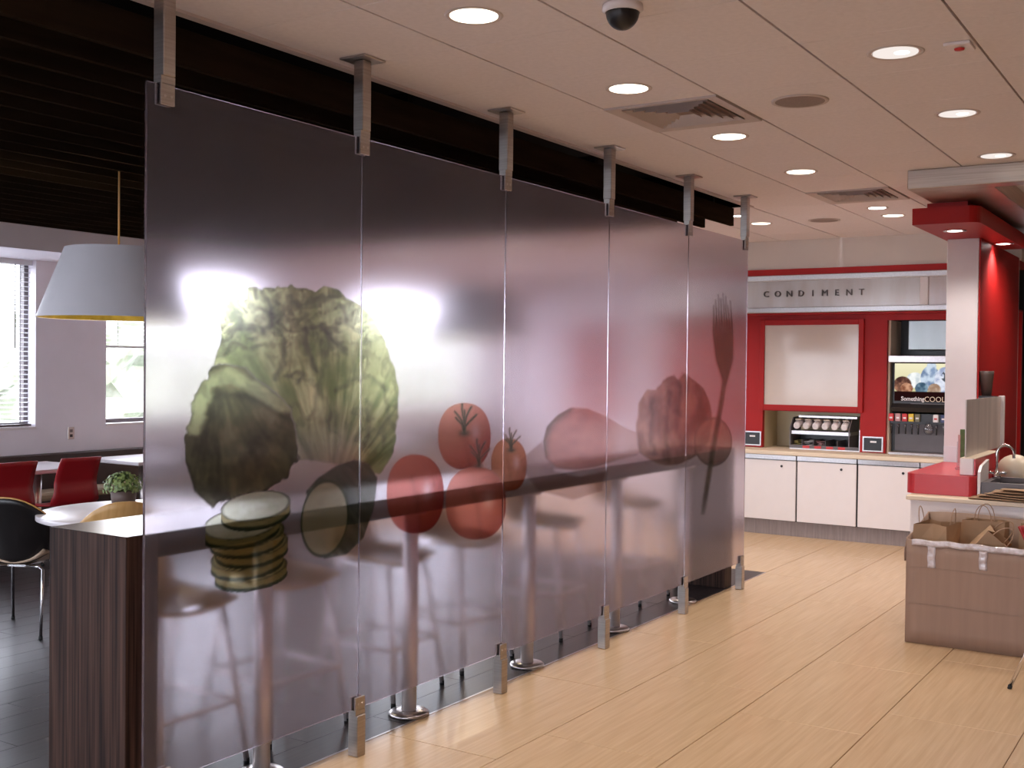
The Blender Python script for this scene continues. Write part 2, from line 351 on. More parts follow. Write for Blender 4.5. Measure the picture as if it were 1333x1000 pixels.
for k, (a, b) in enumerate(LWIN[:3]):
    r = empty('window_blind', (XW-0.06, (a+b)/2, LZ[0]), 0, blab[k], 'blind', 'horizontal window blinds'); h = (b-a)/2-0.02; H = LZ[1]-LZ[0]
    MB().box(-0.03, 0.03, -h, h, H-0.05, H).build('headrail', 'blind', r)
    s = MB(); n = 34 if k == 0 else (16 if k == 1 else 10); zb = 0.06 if k == 0 else H-0.06-n*0.044
    for i in range(n):
        z = zb+i*0.044; s.add([(-0.02, -h, z+0.004), (0.02, -h, z-0.004), (0.02, h, z-0.004), (-0.02, h, z+0.004), (-0.02, -h, z+0.006), (0.02, -h, z-0.002), (0.02, h, z-0.002), (-0.02, h, z+0.006)],
            [(0, 3, 2, 1), (4, 5, 6, 7), (0, 1, 5, 4), (1, 2, 6, 5), (2, 3, 7, 6), (3, 0, 4, 7)])
    tag(s.build('slats', 'blind', r), kind='stuff')
    MB().box(-0.024, 0.024, -h, h, zb-0.05, zb-0.028).build('bottom_rail', 'greyp' if k == 0 else 'blind', r)
    for y in (-h+0.15, h-0.12): MB().tube([(0.026, y, zb-0.03), (0.026, y, H-0.05)], 0.003, 5).build('cord', 'greyp', r)
    if k == 0:
        MB().tube([(0.034, h-0.18, 0.75), (0.034, h-0.18, H-0.05)], 0.006, 6).build('wand', 'greyp', r)
# outside
gr = struct(MB().box(-40, 40, -45, 45, -0.4, -0.15).build('ground', 'asphalt'))
hg = MB(); rs = np.random.RandomState(5); ny, nz = 150, 10
HP = np.zeros((ny, nz, 3))
for i in range(ny):
    for j in range(nz):
        z = 2.9*min(1, j/7.0); HP[i, j] = (-22+rs.uniform(-0.25, 0.25)-(0 if j <= 7 else (j-7)*0.8), -12+i*0.5, -0.15+z+(rs.uniform(-0.12, 0.25) if j >= 6 else rs.uniform(-0.1, 0.1)))
hg.add(HP.reshape(-1, 3), [(i*nz+j, (i+1)*nz+j, (i+1)*nz+j+1, i*nz+j+1) for i in range(ny-1) for j in range(nz-1)])
tag(hg.build('hedge', 'hedge'), 'green hedge added outside to cut the low sky in the windows', 'hedge')  # hedge added to block low sky and dim the lower windows

# ------------------------------------------------------------------ condiment wall
CY = 11.4; BY = 11.25
struct(MB().box(-2.2, 1.48, BY, 11.95, 2.69, 3.2).build('wall_bulkhead', 'bulk'))
rw = MB()   # red wall with two openings: niche and dispenser bay
for a in ((-2.2, -1.01, 0.854, 2.24), (-1.01, 0.0, 1.24, 2.24), (0.0, 0.25, 0.854, 2.24), (0.25, 0.95, 2.165, 2.24), (0.95, 1.47, 0.854, 2.24)):
    rw.box(a[0], a[1], CY, CY+0.06, a[2], a[3])
wc = struct(rw.build('wall_condiment', 'red'))
struct(MB().box(-2.2, 1.47, BY+0.022, CY-0.002, 2.225, 2.243).build('trim_7', 'red'))
struct(MB().box(-2.2, 1.47, BY-0.02, BY+0.3, 2.628, 2.688).build('trim_8', 'red'))
struct(MB().box(-2.2, 1.47, 11.862, 11.95, 0.0, 2.68).build('wall_backing', 'dark'))
sg = empty('sign_band', (0, BY, 2.245), 0, 'polished metal CONDIMENT sign band between steel rails on red wall', 'sign')
MB().box(-2.2, 1.46, 0.0, 0.02, 0.055, 0.325).build('sign_face', 'signface', sg)
MB().bbox(-2.2, 1.46, -0.03, 0.02, 0.325, 0.382, 0.006).build('top_rail', 'steel2', sg)
MB().bbox(-2.2, 1.46, -0.03, 0.02, 0.0, 0.055, 0.006).build('bottom_rail', 'steel2', sg)
for x in (0.63, -1.75): MB().bbox(x-0.038, x+0.038, -0.026, -0.002, 0.058, 0.322, 0.004).build('clip_post', 'white', sg)
def text(body, name, size, m, parent, loc, rot=(PI/2, 0, 0), ext=0.003, sx=1.0, align='CENTER', bold=0.0):
    c = bpy.data.curves.new(name, 'FONT'); c.body = body; c.size = size; c.extrude = ext; c.align_x = align; c.align_y = 'CENTER'; c.resolution_u = 3; c.offset = bold
    tmp = bpy.data.objects.new(name, c); col.objects.link(tmp); bpy.context.view_layer.update()
    me = bpy.data.meshes.new_from_object(tmp.evaluated_get(bpy.context.evaluated_depsgraph_get())); bpy.data.objects.remove(tmp)
    me.materials.clear(); me.materials.append(M[m]); o = bpy.data.objects.new(name, me); col.objects.link(o); o.parent = parent; o.location = loc; o.rotation_euler = rot; o.scale = (sx, 1, 1)
    return o
for i, ch in enumerate('CONDIMENT'):
    text(ch, 'letter', 0.088, 'letter', sg, (-0.931+i*0.1211, -0.012, 0.19), ext=0.008)
# framed board
bd = empty('wall_board', (-0.505, CY, 1.25), 0, 'glossy cream board in a red frame over the condiment niche', 'board')
for a in ((-0.535, -0.485, 0.0, 0.93), (0.485, 0.535, 0.0, 0.93), (-0.485, 0.485, 0.0, 0.055), (-0.485, 0.485, 0.875, 0.93)):
    MB().bbox(a[0], a[1], -0.035, 0.0, a[2], a[3], 0.003).build('frame_rail', 'red', bd)
MB().box(-0.485, 0.485, -0.02, 0.0, 0.055, 0.875).build('board_panel', 'board', bd)
# niche shell
nb = struct(empty('trim_4'))
MB().box(-1.01, 0.0, 11.84, 11.86, 0.83, 1.24).box(-1.03, -1.01, CY+0.06, 11.86, 0.83, 1.25).box(0.0, 0.02, CY+0.06, 11.86, 0.83, 1.25).box(-1.01, 0.0, CY+0.06, 11.84, 1.24, 1.26).build('niche_lining', 'niche', nb)
# cabinets
for k, (a, b) in enumerate(((-2.2, -1.67), (-1.667, -1.100), (-1.097, -0.525), (-0.521, 0.074), (0.080, 0.66), (0.663, 1.24))):
    labs = ['white base cabinet farthest left hidden behind the frosted glass', 'white base cabinet half hidden behind the frosted glass end', 'white base cabinet beside the end of the glass partition', 'white base cabinet under the framed cream board', 'white base cabinet under the drinks dispenser', 'white base cabinet behind the red counter ledge']
    r = empty('base_cabinet', ((a+b)/2, 11.05, 0), 0, labs[k], 'cabinet', 'white condiment cabinets'); h = (b-a)/2
    MB().box(-h, h, 0.02, 0.75, 0.15, 0.80).build('body', 'dark', r)
    dr = MB().bbox(-h+0.006, h-0.006, 0.0, 0.02, 0.155, 0.757, 0.003).build('door', 'white', r)
    MB().lathe([(0.011, 0), (0.013, 0.004), (0.012, 0.008)], n=10).build('lock', 'dark', dr, (h-0.15, -0.002, 0.70)).rotation_euler = (PI/2, 0, 0)
    MB().box(-h+0.004, h-0.004, -0.006, 0.02, 0.765, 0.808).build('steel_strip', 'steel2', r)
tk = struct(MB().box(-2.2, 1.24, 11.10, 11.8, 0.0, 0.15).build('baseboard_back', 'toe'))
ct = tag(MB().bbox(-2.2, 1.27, 11.02, 11.86, 0.812, 0.852, 0.006).build('countertop', 'cream'), 'long cream countertop over the white condiment cabinets', 'countertop')
# card signs
for x, z, lab in ((0.13, 0.94, 'small black sign in silver frame beside the drinks dispenser'), (-1.12, 0.945, 'small black sign in silver frame by the frosted glass edge')):
    r = empty('counter_sign', (x, CY, z), 0, lab, 'sign', 'silver framed counter signs')
    for q in ((-0.1, 0.1, 0.062, 0.075), (-0.1, 0.1, -0.075, -0.062), (-0.1, -0.087, -0.062, 0.062), (0.087, 0.1, -0.062, 0.062)): MB().box(q[0], q[1], -0.014, 0, q[2], q[3]).build('frame_rail', 'steel2', r)
    MB().box(-0.087, 0.087, -0.008, 0, -0.062, 0.062).build('face', 'dark', r)
    MB().box(-0.025, 0.035, -0.0095, -0.008, 0.015, 0.032).build('print', 'white', r)
# condiment rack
r = empty('condiment_rack', (-0.365, 11.42, 0.852), 0, 'two-tier steel condiment rack with cup tubes in the cream niche', 'rack')
MB().box(-0.36, 0.36, 0.0, 0.33, 0.0, 0.012).build('base_shelf', 'steel2', r)
MB().box(-0.36, 0.26, 0.02, 0.31, 0.155, 0.19).build('mid_shelf', 'steel2', r)
MB().box(-0.30, 0.30, 0.10, 0.34, 0.325, 0.345).build('hood', 'steel2', r)
for x in (-0.36, 0.245, 0.352):
    MB().rings([[(x, 0.0, 0.012), (x, 0.33, 0.012), (x, 0.33, 0.33), (x, 0.1, 0.325), (x, 0.0, 0.22)], [(x+0.01, 0.0, 0.012), (x+0.01, 0.33, 0.012), (x+0.01, 0.33, 0.33), (x+0.01, 0.1, 0.325), (x+0.01, 0.0, 0.22)]]).build('side_panel', 'greyp' if x < 0.3 else 'steel2', r)
MB().box(-0.35, 0.245, 0.30, 0.32, 0.012, 0.155).build('back_panel', 'dark', r)
MB().box(-0.35, 0.345, -0.004, 0.006, 0.012, 0.045).build('front_lip', 'greyp', r)
for i in range(1, 5): MB().box(-0.355+i*0.121, -0.35+i*0.121, 0.006, 0.30, 0.012, 0.10).build('divider', 'greyp', r)
for i in range(1, 5): MB().box(-0.34+i*0.121, -0.27+i*0.121, -0.007, -0.004, 0.015, 0.04).build('label_plate', 'redlabel', r)
for i in range(6):
    e = empty('cup_stack', (-0.66+i*0.098, 11.43, 1.043), 0, 'white paper cup stack in rack tube, %s' % ('first from the left', 'second from the left', 'third from the left', 'fourth from the left', 'fifth from the left', 'last on the right')[i], 'cups', 'cup stacks in the condiment rack')
    c = MB(); c.tube([(0, 0.0, 0.045), (0, 0.03, 0.055), (0, 0.26, 0.10)], [0.030, 0.036, 0.044], 12); c.build('cup', 'white', e)
    MB().tube([(0, 0.10, 0.072), (0, 0.115, 0.075)], 0.045, 12).build('holder_ring', 'steel2', e); MB().box(-0.03, 0.03, 0.06, 0.16, 0.105, 0.118).build('sleeve_tab', 'cream', e)
packs = [('yellowpack', 'yellow mustard packets'), ('white', 'white salt packets'), ('pinklabel', 'pink sweetener packets')]
for i, (m_, nm) in enumerate(packs):
    mb = MB(); rs = np.random.RandomState(i+3)
    for k in range(16):
        x, y, z = rs.uniform(-0.04, 0.02), rs.uniform(0.0, 0.13), 0.005+0.0045*k; mb.box(x-0.012, x+0.03, y, y+0.06, z, z+0.0035)
    tag(mb.build('sauce_packets', m_, None, (-0.67+i*0.121, 11.46, 0.866)), '%s heaped in a lower rack bin' % nm, 'packets', None, 'stuff')
# drinks dispenser bay
wl = MB(); wl.box(0.25, 0.27, CY+0.06, 11.86, 0.852, 2.165); wl.box(0.93, 0.95, CY+0.06, 11.86, 0.852, 2.165); wl.build('bay_lining', 'cream', nb)
hb = tag(MB().bbox(0.44, 0.92, CY+0.05, 11.8, 1.875, 2.16, 0.006).build('steel_cabinet', 'greybox'), 'pale grey metal cabinet mounted above the drinks dispenser', 'cabinet')
sh = tag(MB().bbox(0.272, 0.928, CY-0.03, 11.8, 1.752, 1.818, 0.004).build('steel_shelf', 'steel2'), 'brushed steel shelf over the lit drinks dispenser', 'shelf')
sd = empty('drinks_dispenser', (0.6, CY, 0.852), 0, 'black drinks dispenser with lit Something COOL ice cream picture', 'dispenser')
MB().box(-0.325, 0.325, 0.13, 0.42, 0.0, 0.895).build('body', 'dark', sd)
MB().bbox(-0.29, 0.325, 0.02, 0.13, 0.49, 0.895, 0.006).build('display_housing', 'dark', sd)
MB().rings([[(-0.30, 0.13, 0.40), (-0.30, 0.0, 0.42), (-0.30, -0.02, 0.46), (-0.30, 0.02, 0.5), (-0.30, 0.13, 0.5)], [(0.325, 0.13, 0.40), (0.325, 0.0, 0.42), (0.325, -0.02, 0.46), (0.325, 0.02, 0.5), (0.325, 0.13, 0.5)]]).build('canopy', 'dark', sd)
MB().box(-0.315, 0.325, 0.03, 0.13, 0.30, 0.40).build('valve_housing', 'dark', sd)
MB().box(-0.29, 0.32, 0.125, 0.132, 0.03, 0.30).build('splash_plate', 'greyp', sd)
MB().bbox(-0.30, 0.325, -0.10, 0.13, 0.0, 0.03, 0.005).build('drip_tray', 'steel2', sd)
for i, (x, m_) in enumerate(((-0.30, 'redlabel'), (-0.235, 'pinklabel'), (-0.17, 'redlabel'), (-0.11, 'yellowlabel'), (-0.05, 'olive'), (0.12, 'white'), (0.19, 'bluelabel'), (0.25, 'white'))):
    v = MB().bbox(x-0.024, x+0.024, -0.005, 0.03, 0.325, 0.40, 0.004).build('valve', m_, sd)
    MB().tube([(x, 0.03, 0.30), (x, 0.03, 0.26)], 0.011, 8).build('nozzle', 'clear', v); MB().tube([(x, 0.05, 0.30), (x, 0.045, 0.20)], 0.008, 6).build('lever', 'dark', v)
    MB().box(x-0.014, x+0.014, -0.0065, -0.005, 0.35, 0.366).build('mark', 'white' if m_ != 'white' else 'redlabel', v)
MB().lathe([(0.02, 0), (0.045, 0.02), (0.05, 0.06), (0.035, 0.10), (0.015, 0.13)], (0.05, 0.04, 0.20), 14).build('ice_chute', 'clear', sd)
tx = text('Something', 'lettering', 0.056, 'white', sd, (-0.10, 0.010, 0.545), ext=0.001, sx=0.92, bold=0.0013); tx2 = text('COOL', 'lettering', 0.072, 'cream', sd, (0.105, 0.010, 0.543), ext=0.001, sx=0.95)
MB().box(-0.12, 0.28, 0.012, 0.014, 0.496, 0.503).build('small_print', 'greyp', sd)

# ------------------------------------------------------------------ service side: pillar wall, header, beam, counter
pil = struct(empty('wall_service'))
MB().bbox(1.235, 1.468, 9.3, 11.22, 0.0, 2.70, 0.004).build('pillar_core', 'whitep', pil)
MB().box(1.470, 1.482, 9.305, 11.1, 0.85, 2.70).build('red_face', 'red', pil)
MB().box(1.236, 1.467, 9.292, 9.299, 0.967, 1.09).build('splash_plate', 'blind', pil)
hd = struct(empty('trim_5'))
def rounded(x0, x1, y0, y1, r, n=5, corners=(0, 1)):
    pts = []
    for k, (cx, cy, a) in enumerate(((x0+r if 0 in corners else x0, y0+r if 0 in corners else y0, PI), (x1-r, y0+r, 1.5*PI), (x1, y1, 0), (x0, y1, 0))):
        if k in corners: pts += [(cx+r*math.cos(a+PI/2*i/n), cy+r*math.sin(a+PI/2*i/n)) for i in range(n+1)]
        else: pts.append((cx, cy))
    return pts
MB().prism(rounded(1.21, 1.65, 8.27, 10.3, 0.09, 5, (1,)), 2.70, 2.815).build('red_soffit', 'red', hd)
MB().prism([(1.29, 8.36), (1.56, 8.36), (1.56, 10.2), (1.29, 10.2)], 2.815, 2.856).build('red_neck', 'red', hd)
bm = struct(empty('trim_6'))
MB().bbox(1.325, 5.9, 7.638, 7.79, 2.856, 2.979, 0.004).build('front_beam', 'beam', bm)
MB().bbox(1.325, 1.83, 7.79, 11.2, 2.856, 2.979, 0.004).build('side_beam', 'beam', bm)
for x, y, lab in ((1.406, 8.72, 'bright downlight in the underside of the red soffit'), (1.56, 9.79, 'bright downlight under the red soffit beyond the white pillar')):
    e = empty('soffit_light', (x, y, 2.70), 0, lab, 'light', 'soffit downlights')
    MB().lathe([(0.055, 0.0), (0.08, -0.001), (0.082, -0.006), (0.055, -0.006)], n=20, caps=False).build('trim_ring', 'can', e)
    MB().lathe([(0.052, -0.004), (0.052, -0.003)], n=16).build('lens', 'lens_c', e)
    l = bpy.data.lights.new('soffit_beam', 'SPOT'); l.energy = 26; l.color = (1.0, 0.93, 0.88); l.spot_size = 2.4; l.spot_blend = 0.8; l.shadow_soft_size = 0.05
    o = bpy.data.objects.new('soffit_beam', l); col.objects.link(o); o.parent = e; o.location = (0, 0, -0.03)
# counter
cn = tag(MB().box(1.30, 4.6, 7.98, 9.25, 0.0, 0.80).build('service_counter', 'white'), 'white front of the service counter behind the cardboard box', 'counter')
co = tag(MB().bbox(1.275, 4.6, 7.945, 9.27, 0.80, 0.83, 0.005).build('counter_slab', 'cream'), 'cream edged slab on the white service counter', 'countertop')
lg = tag(MB().prism(rounded(1.235, 1.69, 8.10, 9.28, 0.06, 5, (0, 1)), 0.831, 0.967).build('red_ledge', 'redtop'), 'thick red rounded counter ledge in front of the white pillar', 'ledge')
wbk = tag(MB().bbox(1.575, 1.665, 8.17, 9.1, 0.968, 1.085, 0.006).build('white_upstand', 'white'), 'white upstand block on the red ledge carrying the divider screen', 'upstand')
MB().box(1.666, 1.676, 8.172, 9.1, 0.972, 1.08).build('red_cladding', 'redtop', wbk); MB().box(1.577, 1.676, 8.172, 9.1, 1.0825, 1.0855).build('top_cap', 'cream', wbk)
ac = empty('divider_screen', (1.60, 8.22, 1.086), 0, 'frosted divider screen with white edge post beside the white pillar', 'screen')
MB().box(-0.004, 0.004, 0.0, 1.32, 0.0, 0.395).build('frosted_pane', 'acrylic', ac)
MB().bbox(-0.012, 0.03, 1.32, 1.36, -0.0, 0.40, 0.004).build('edge_post', 'white', ac)
bk = empty('menu_holder', (1.51, 8.62, 0.968), 0.3, 'small green menu card in clear stand on the red ledge', 'menu')
MB().bbox(-0.022, 0.018, -0.01, 0.02, 0.07, 0.29, 0.003).build('card', 'green', bk); MB().box(-0.035, -0.022, -0.012, 0.022, 0.05, 0.25).build('cover', 'pinklabel', bk)
MB().box(-0.05, 0.03, -0.04, 0.04, 0.0, 0.012).build('stand_foot', 'clear', bk); MB().box(-0.04, 0.025, 0.021, 0.026, 0.012, 0.2).build('stand_back', 'clear', bk)
cp = tag(MB().lathe([(0.036, 0), (0.052, 0.16), (0.054, 0.19), (0.047, 0.19), (0.032, 0.01)], n=18).build('cup_tower', 'pot', None, (1.53, 9.36, 1.488)), 'dark brown cup stack against the red wall above the divider', 'cups')
cpb = tag(MB().bbox(1.484, 1.60, 9.30, 9.42, 1.45, 1.487, 0.003).build('cup_bracket', 'dark'), 'dark bracket on the red wall under the brown cups', 'bracket')
# sink corner
sk = empty('sink_unit', (1.70, 8.12, 0.831), 0, 'steel sink unit with raised end plate behind the paper stack', 'sink')
MB().rings([[(0.0, 0.0, 0.0), (0.0, 0.30, 0.0), (0.0, 0.30, 0.235), (0.0, 0.06, 0.205), (0.0, 0.0, 0.17)], [(0.018, 0.0, 0.0), (0.018, 0.30, 0.0), (0.018, 0.30, 0.235), (0.018, 0.06, 0.205), (0.018, 0.0, 0.17)]]).build('end_plate', 'white', sk)
MB().box(0.02, 0.9, 0.02, 0.06, 0.0, 0.10).box(0.02, 0.9, 0.5, 0.54, 0.0, 0.10).box(0.02, 0.06, 0.06, 0.5, 0.0, 0.1).box(0.86, 0.9, 0.06, 0.5, 0.0, 0.1).box(0.06, 0.86, 0.06, 0.5, 0.0, 0.02).build('basin', 'greyp', sk)
fa = empty('faucet', (1.755, 8.5, 0.933), 0.35, 'chrome gooseneck faucet beside the red ledge', 'faucet')
MB().lathe([(0.03, 0), (0.03, 0.02), (0.018, 0.03), (0.015, 0.06)], n=14).build('base', 'chrome', fa)
arc = [(0, 0, 0.05), (0, 0, 0.13)]+[(0.055-0.055*math.cos(a), 0, 0.17+0.06*math.sin(a)) for a in np.linspace(0, PI*0.95, 10)]+[(0.112, 0, 0.14)]
MB().tube(arc, 0.010, 8).build('spout', 'chrome', fa)
for s_ in (-1, 1): MB().tube([(0, 0, 0.03), (0.045*s_, 0.0, 0.04), (0.065*s_, -0.01, 0.035)], [0.010, 0.009, 0.012], 8).build('handle', 'chrome', fa)
bo = tag(MB().ball((0, 0, 0), (0.13, 0.11, 0.125), 20, 12).build('rice_cooker', 'cream_plastic', None, (1.83, 8.81, 0.958)), 'cream rounded appliance standing behind the chrome faucet', 'appliance')
dk = tag(MB().bbox(2.0, 2.6, 8.75, 9.1, 0.832, 1.06, 0.03).build('coffee_machine', 'dark'), 'black appliance at the right edge beyond the faucet', 'appliance')
# flattened paper bags on the counter
ps = np.random.RandomState(2)
for i in range(5):
    x = 1.66+0.05*i+ps.uniform(0, 0.03); a = ps.uniform(-0.06, 0.06)
    mb = MB(); mb.shell(lambda u, v: (u*0.36, v*0.16, 0.004+0.006*math.sin(u*5+i)*math.sin(v*3+i)), 8, 4, 0.005)
    e = mb.build('folded_bag', 'kraft', None, (x, 7.955, 0.836+0.016*i), a)
    tag(e, 'flattened brown paper bag on the white counter, %s of the pile' % ('bottom', 'second from bottom', 'middle', 'second from top', 'top')[i], 'paper bag', 'folded paper bags on the counter')

# ------------------------------------------------------------------ glass partition
POSTS = [2.6892, 3.74684, 4.87447, 6.00381, 7.15769, 8.20249]
GZ0, GZ1 = 0.2035, 2.643
SEAM = [2.610]+POSTS[1:5]+[8.262]
def project(Y, Z, X=0.0):
    d = np.stack([np.full_like(Y, X-CX), Y, Z-CZ], -1)
    q0, q1, q2 = d@RGT, d@DWN, d@FWD
    return 666.5+FPX*q0/q2, 500+FPX*q1/q2
def hashn(i, j, s):
    h = np.sin(i*127.1+j*311.7+s*74.7)*43758.5453; return h-np.floor(h)
def vnoise(x, y, s=0):
    i, j = np.floor(x), np.floor(y); f, g = x-i, y-j; f = f*f*(3-2*f); g = g*g*(3-2*g)
    return (hashn(i, j, s)*(1-f)+hashn(i+1, j, s)*f)*(1-g)+(hashn(i, j+1, s)*(1-f)+hashn(i+1, j+1, s)*f)*g
def fbm(x, y, s=0, o=4):
    r = 0; a = 0.5
    for k in range(o): r = r+a*vnoise(x, y, s+k); x, y, a = x*2.03, y*2.03, a*0.5
    return r/(1-0.5**o)
def sstep(a, b, x): t = np.clip((x-a)/(b-a), 0, 1); return t*t*(3-2*t)
def poly_sd(u, v, P):
    ins = np.zeros(u.shape, bool); d = np.full(u.shape, 1e9)
    for k in range(len(P)):
        x0, y0 = P[k]; x1, y1 = P[(k+1) % len(P)]
        c = ((y0 > v) != (y1 > v)) & (u < (x1-x0)*(v-y0)/(y1-y0+1e-12)+x0); ins ^= c
        t = np.clip(((u-x0)*(x1-x0)+(v-y0)*(y1-y0))/((x1-x0)**2+(y1-y0)**2+1e-9), 0, 1)
        d = np.minimum(d, np.hypot(u-x0-t*(x1-x0), v-y0-t*(y1-y0)))
    return np.where(ins, d, -d)
def L3(a, b, t): return np.array(a)*(1-t[..., None])+np.array(b)*t[..., None]
def lin(c): return tuple(((x/255)/12.92 if x/255 <= 0.04045 else ((x/255+0.055)/1.055)**2.4) for x in c)
def line_d(u, v, pts):
    d = np.full(u.shape, 1e9)
    for k in range(len(pts)-1):
        x0, y0 = pts[k]; x1, y1 = pts[k+1]
        t = np.clip(((u-x0)*(x1-x0)+(v-y0)*(y1-y0))/((x1-x0)**2+(y1-y0)**2+1e-9), 0, 1); d = np.minimum(d, np.hypot(u-x0-t*(x1-x0), v-y0-t*(y1-y0)))
    return d
LET = [(277, 478), (278, 458), (286, 442), (281, 422), (285, 401), (297, 396), (304, 386), (318, 388), (324, 374), (345, 373), (358, 377), (372, 372), (396, 374), (406, 377), (420, 371), (441, 378), (450, 389), (466, 396), (482, 410), (493, 428), (503, 455), (512, 480), (517, 505), (516, 540), (514, 575), (507, 600), (494, 618), (470, 612), (440, 605), (400, 600), (350, 600), (300, 560), (270, 520)]
ROM = [(264, 494), (276, 478), (292, 474), (318, 478), (330, 492), (352, 506), (372, 524), (386, 556), (388, 590), (376, 618), (352, 638), (318, 648), (290, 652), (272, 660), (255, 644), (243, 622), (237, 600), (241, 560), (247, 530), (252, 512)]
def p_lettuce(u, v):
    w = (7+9*sstep(440, 380, u))*(fbm(u/13, v/13, 1)-0.5); sd = poly_sd(u+w, v+w*0.8, LET); a = sstep(-1, 2, sd)
    th = np.arctan2(v-650, u-430); r = np.hypot(v-650, u-430)
    vein = fbm(th*16, r/70, 5); crk = np.abs(fbm(u/26, v/34, 9)-0.5)*2
    c = L3(lin((108, 132, 62)), lin((215, 222, 165)), sstep(0.25, 0.75, 0.55*vein+0.45*fbm(u/45, v/60, 3)))
    c = c*(0.72+0.28*sstep(0.02, 0.16, crk))[..., None]
    rib = np.abs(np.sin(th*34+3*fbm(u/40, v/40, 6))); c = c*(0.84+0.16*sstep(0.0, 0.35, rib))[..., None]
    fold = [[(362, 418), (374, 428), (388, 432), (402, 427), (416, 423), (426, 434), (436, 448), (450, 460)], [(396, 430), (399, 450), (405, 470), (410, 483)], [(366, 430), (371, 456), (366, 476), (360, 492)], [(372, 488), (384, 486), (394, 492), (388, 500)], [(418, 480), (412, 502), (409, 525), (402, 545)], [(436, 508), (456, 494), (478, 492), (502, 508)], [(388, 396), (410, 384), (432, 386), (450, 394)], [(318, 390), (330, 402), (348, 408), (356, 424)], [(298, 436), (318, 424), (342, 428), (362, 422)], [(284, 462), (304, 452), (322, 456), (338, 450)], [(476, 520), (482, 550), (474, 585)], [(496, 500), (502, 540), (496, 580)], [(300, 400), (312, 412), (308, 430)], [(340, 380), (350, 396), (346, 410)], [(376, 378), (384, 398), (400, 412)], [(440, 400), (452, 420), (470, 430)]]
    w2 = 16*(fbm(u/17, v/17, 14)-0.5); w3 = 16*(fbm(u/17, v/17, 15)-0.5)
    for k, f in enumerate(fold):
        d = line_d(u+w2, v+w3, f); c = c*(1-(0.55 if k < 4 else 0.34)*np.exp(-(d/(2.6+2.6*fbm(u/20, v/20, 16)))**2))[..., None]+0.10*np.exp(-((d-6)/4)**2)[..., None]*c
    dk = np.exp(-(((u-350)/28)**2+((v-412)/20)**2))+0.8*np.exp(-(((u-425)/26)**2+((v-548)/18)**2))+0.5*np.exp(-(((u-432)/14)**2+((v-442)/16)**2))
    c = c*(1-0.62*np.clip(dk*(0.6+0.8*fbm(u/9, v/9, 8)), 0, 1))[..., None]
    cr = sstep(0.34, 0.60, fbm((u+w2)/10, (v+w3)/8, 17)); tp = sstep(500, 430, v); c = c*(1-0.42*tp*(1-cr))[..., None]
    lo = sstep(545, 600, v)*sstep(480, 440, u); a = a*(1-0.45*lo)
    rim = np.exp(-(sd/3.0)**2)*sstep(430, 380, u); c = c*(1-0.3*rim)[..., None]
    return c, a*0.86
def p_romaine(u, v):
    w = 12*(fbm(u/13, v/13, 21)-0.5); sd = poly_sd(u+w, v+w*0.6, ROM); a = sstep(-1, 2, sd)
    th = np.arctan2(v-470, u-280); r = np.hypot(v-470, u-280); st = fbm(th*14, r/60, 24)
    c = L3(lin((74, 74, 48)), lin((140, 138, 100)), sstep(0.2, 0.85, st*0.45+0.55*fbm(u/38, v/38, 25)))
    top = np.exp(-(line_d(u, v, [(266, 520), (285, 514), (318, 516), (345, 526), (372, 545)])/5)**2); c = c*(1-0.55*top)[..., None]
    pale = sstep(14, 4, line_d(u+w, v+w, [(252, 560), (258, 528), (272, 498), (300, 490), (330, 505), (368, 530)])); c = c*(1-pale[..., None])+np.array(lin((186, 196, 148)))*pale[..., None]
    cr = sstep(0.30, 0.62, fbm((u+w)/12, (v+w)/15, 27)); c = c*(0.70+0.30*cr)[..., None]; vn = np.abs(np.sin(th*13+4*fbm(u/30, v/30, 28))); c = c*(0.86+0.14*sstep(0, 0.3, vn))[..., None]
    ed = np.exp(-(sd/4)**2)*sstep(560, 620, v); c = c*(1-0.5*ed)[..., None]
    return c, a*0.92
def p_zucchini(u, v):
    body = poly_sd(u, v, [(396, 640), (412, 622), (436, 606), (460, 598), (478, 604), (490, 622), (486, 660), (472, 700), (450, 722), (420, 728)])
    x, y = (u-421)*0.985+(v-675)*0.10, (v-675)*0.995-(u-421)*0.06; e = np.sqrt((x/31)**2+(y/51)**2); face = sstep(1.02, 0.96, e)
    a = np.maximum(sstep(-1, 2, body), face)
    c = L3(lin((64, 76, 62)), lin((136, 142, 128)), fbm((u*0.8-v*0.6)/6, (u+v)/60, 31))
    fc = L3(lin((178, 176, 140)), lin((206, 202, 172)), fbm(u/16, v/22, 33)); rd = sstep(0.88, 0.96, e); fc = fc*(1-rd[..., None])+np.array(lin((84, 104, 70)))*rd[..., None]
    return c*(1-face[..., None])+fc*face[..., None], a*0.85
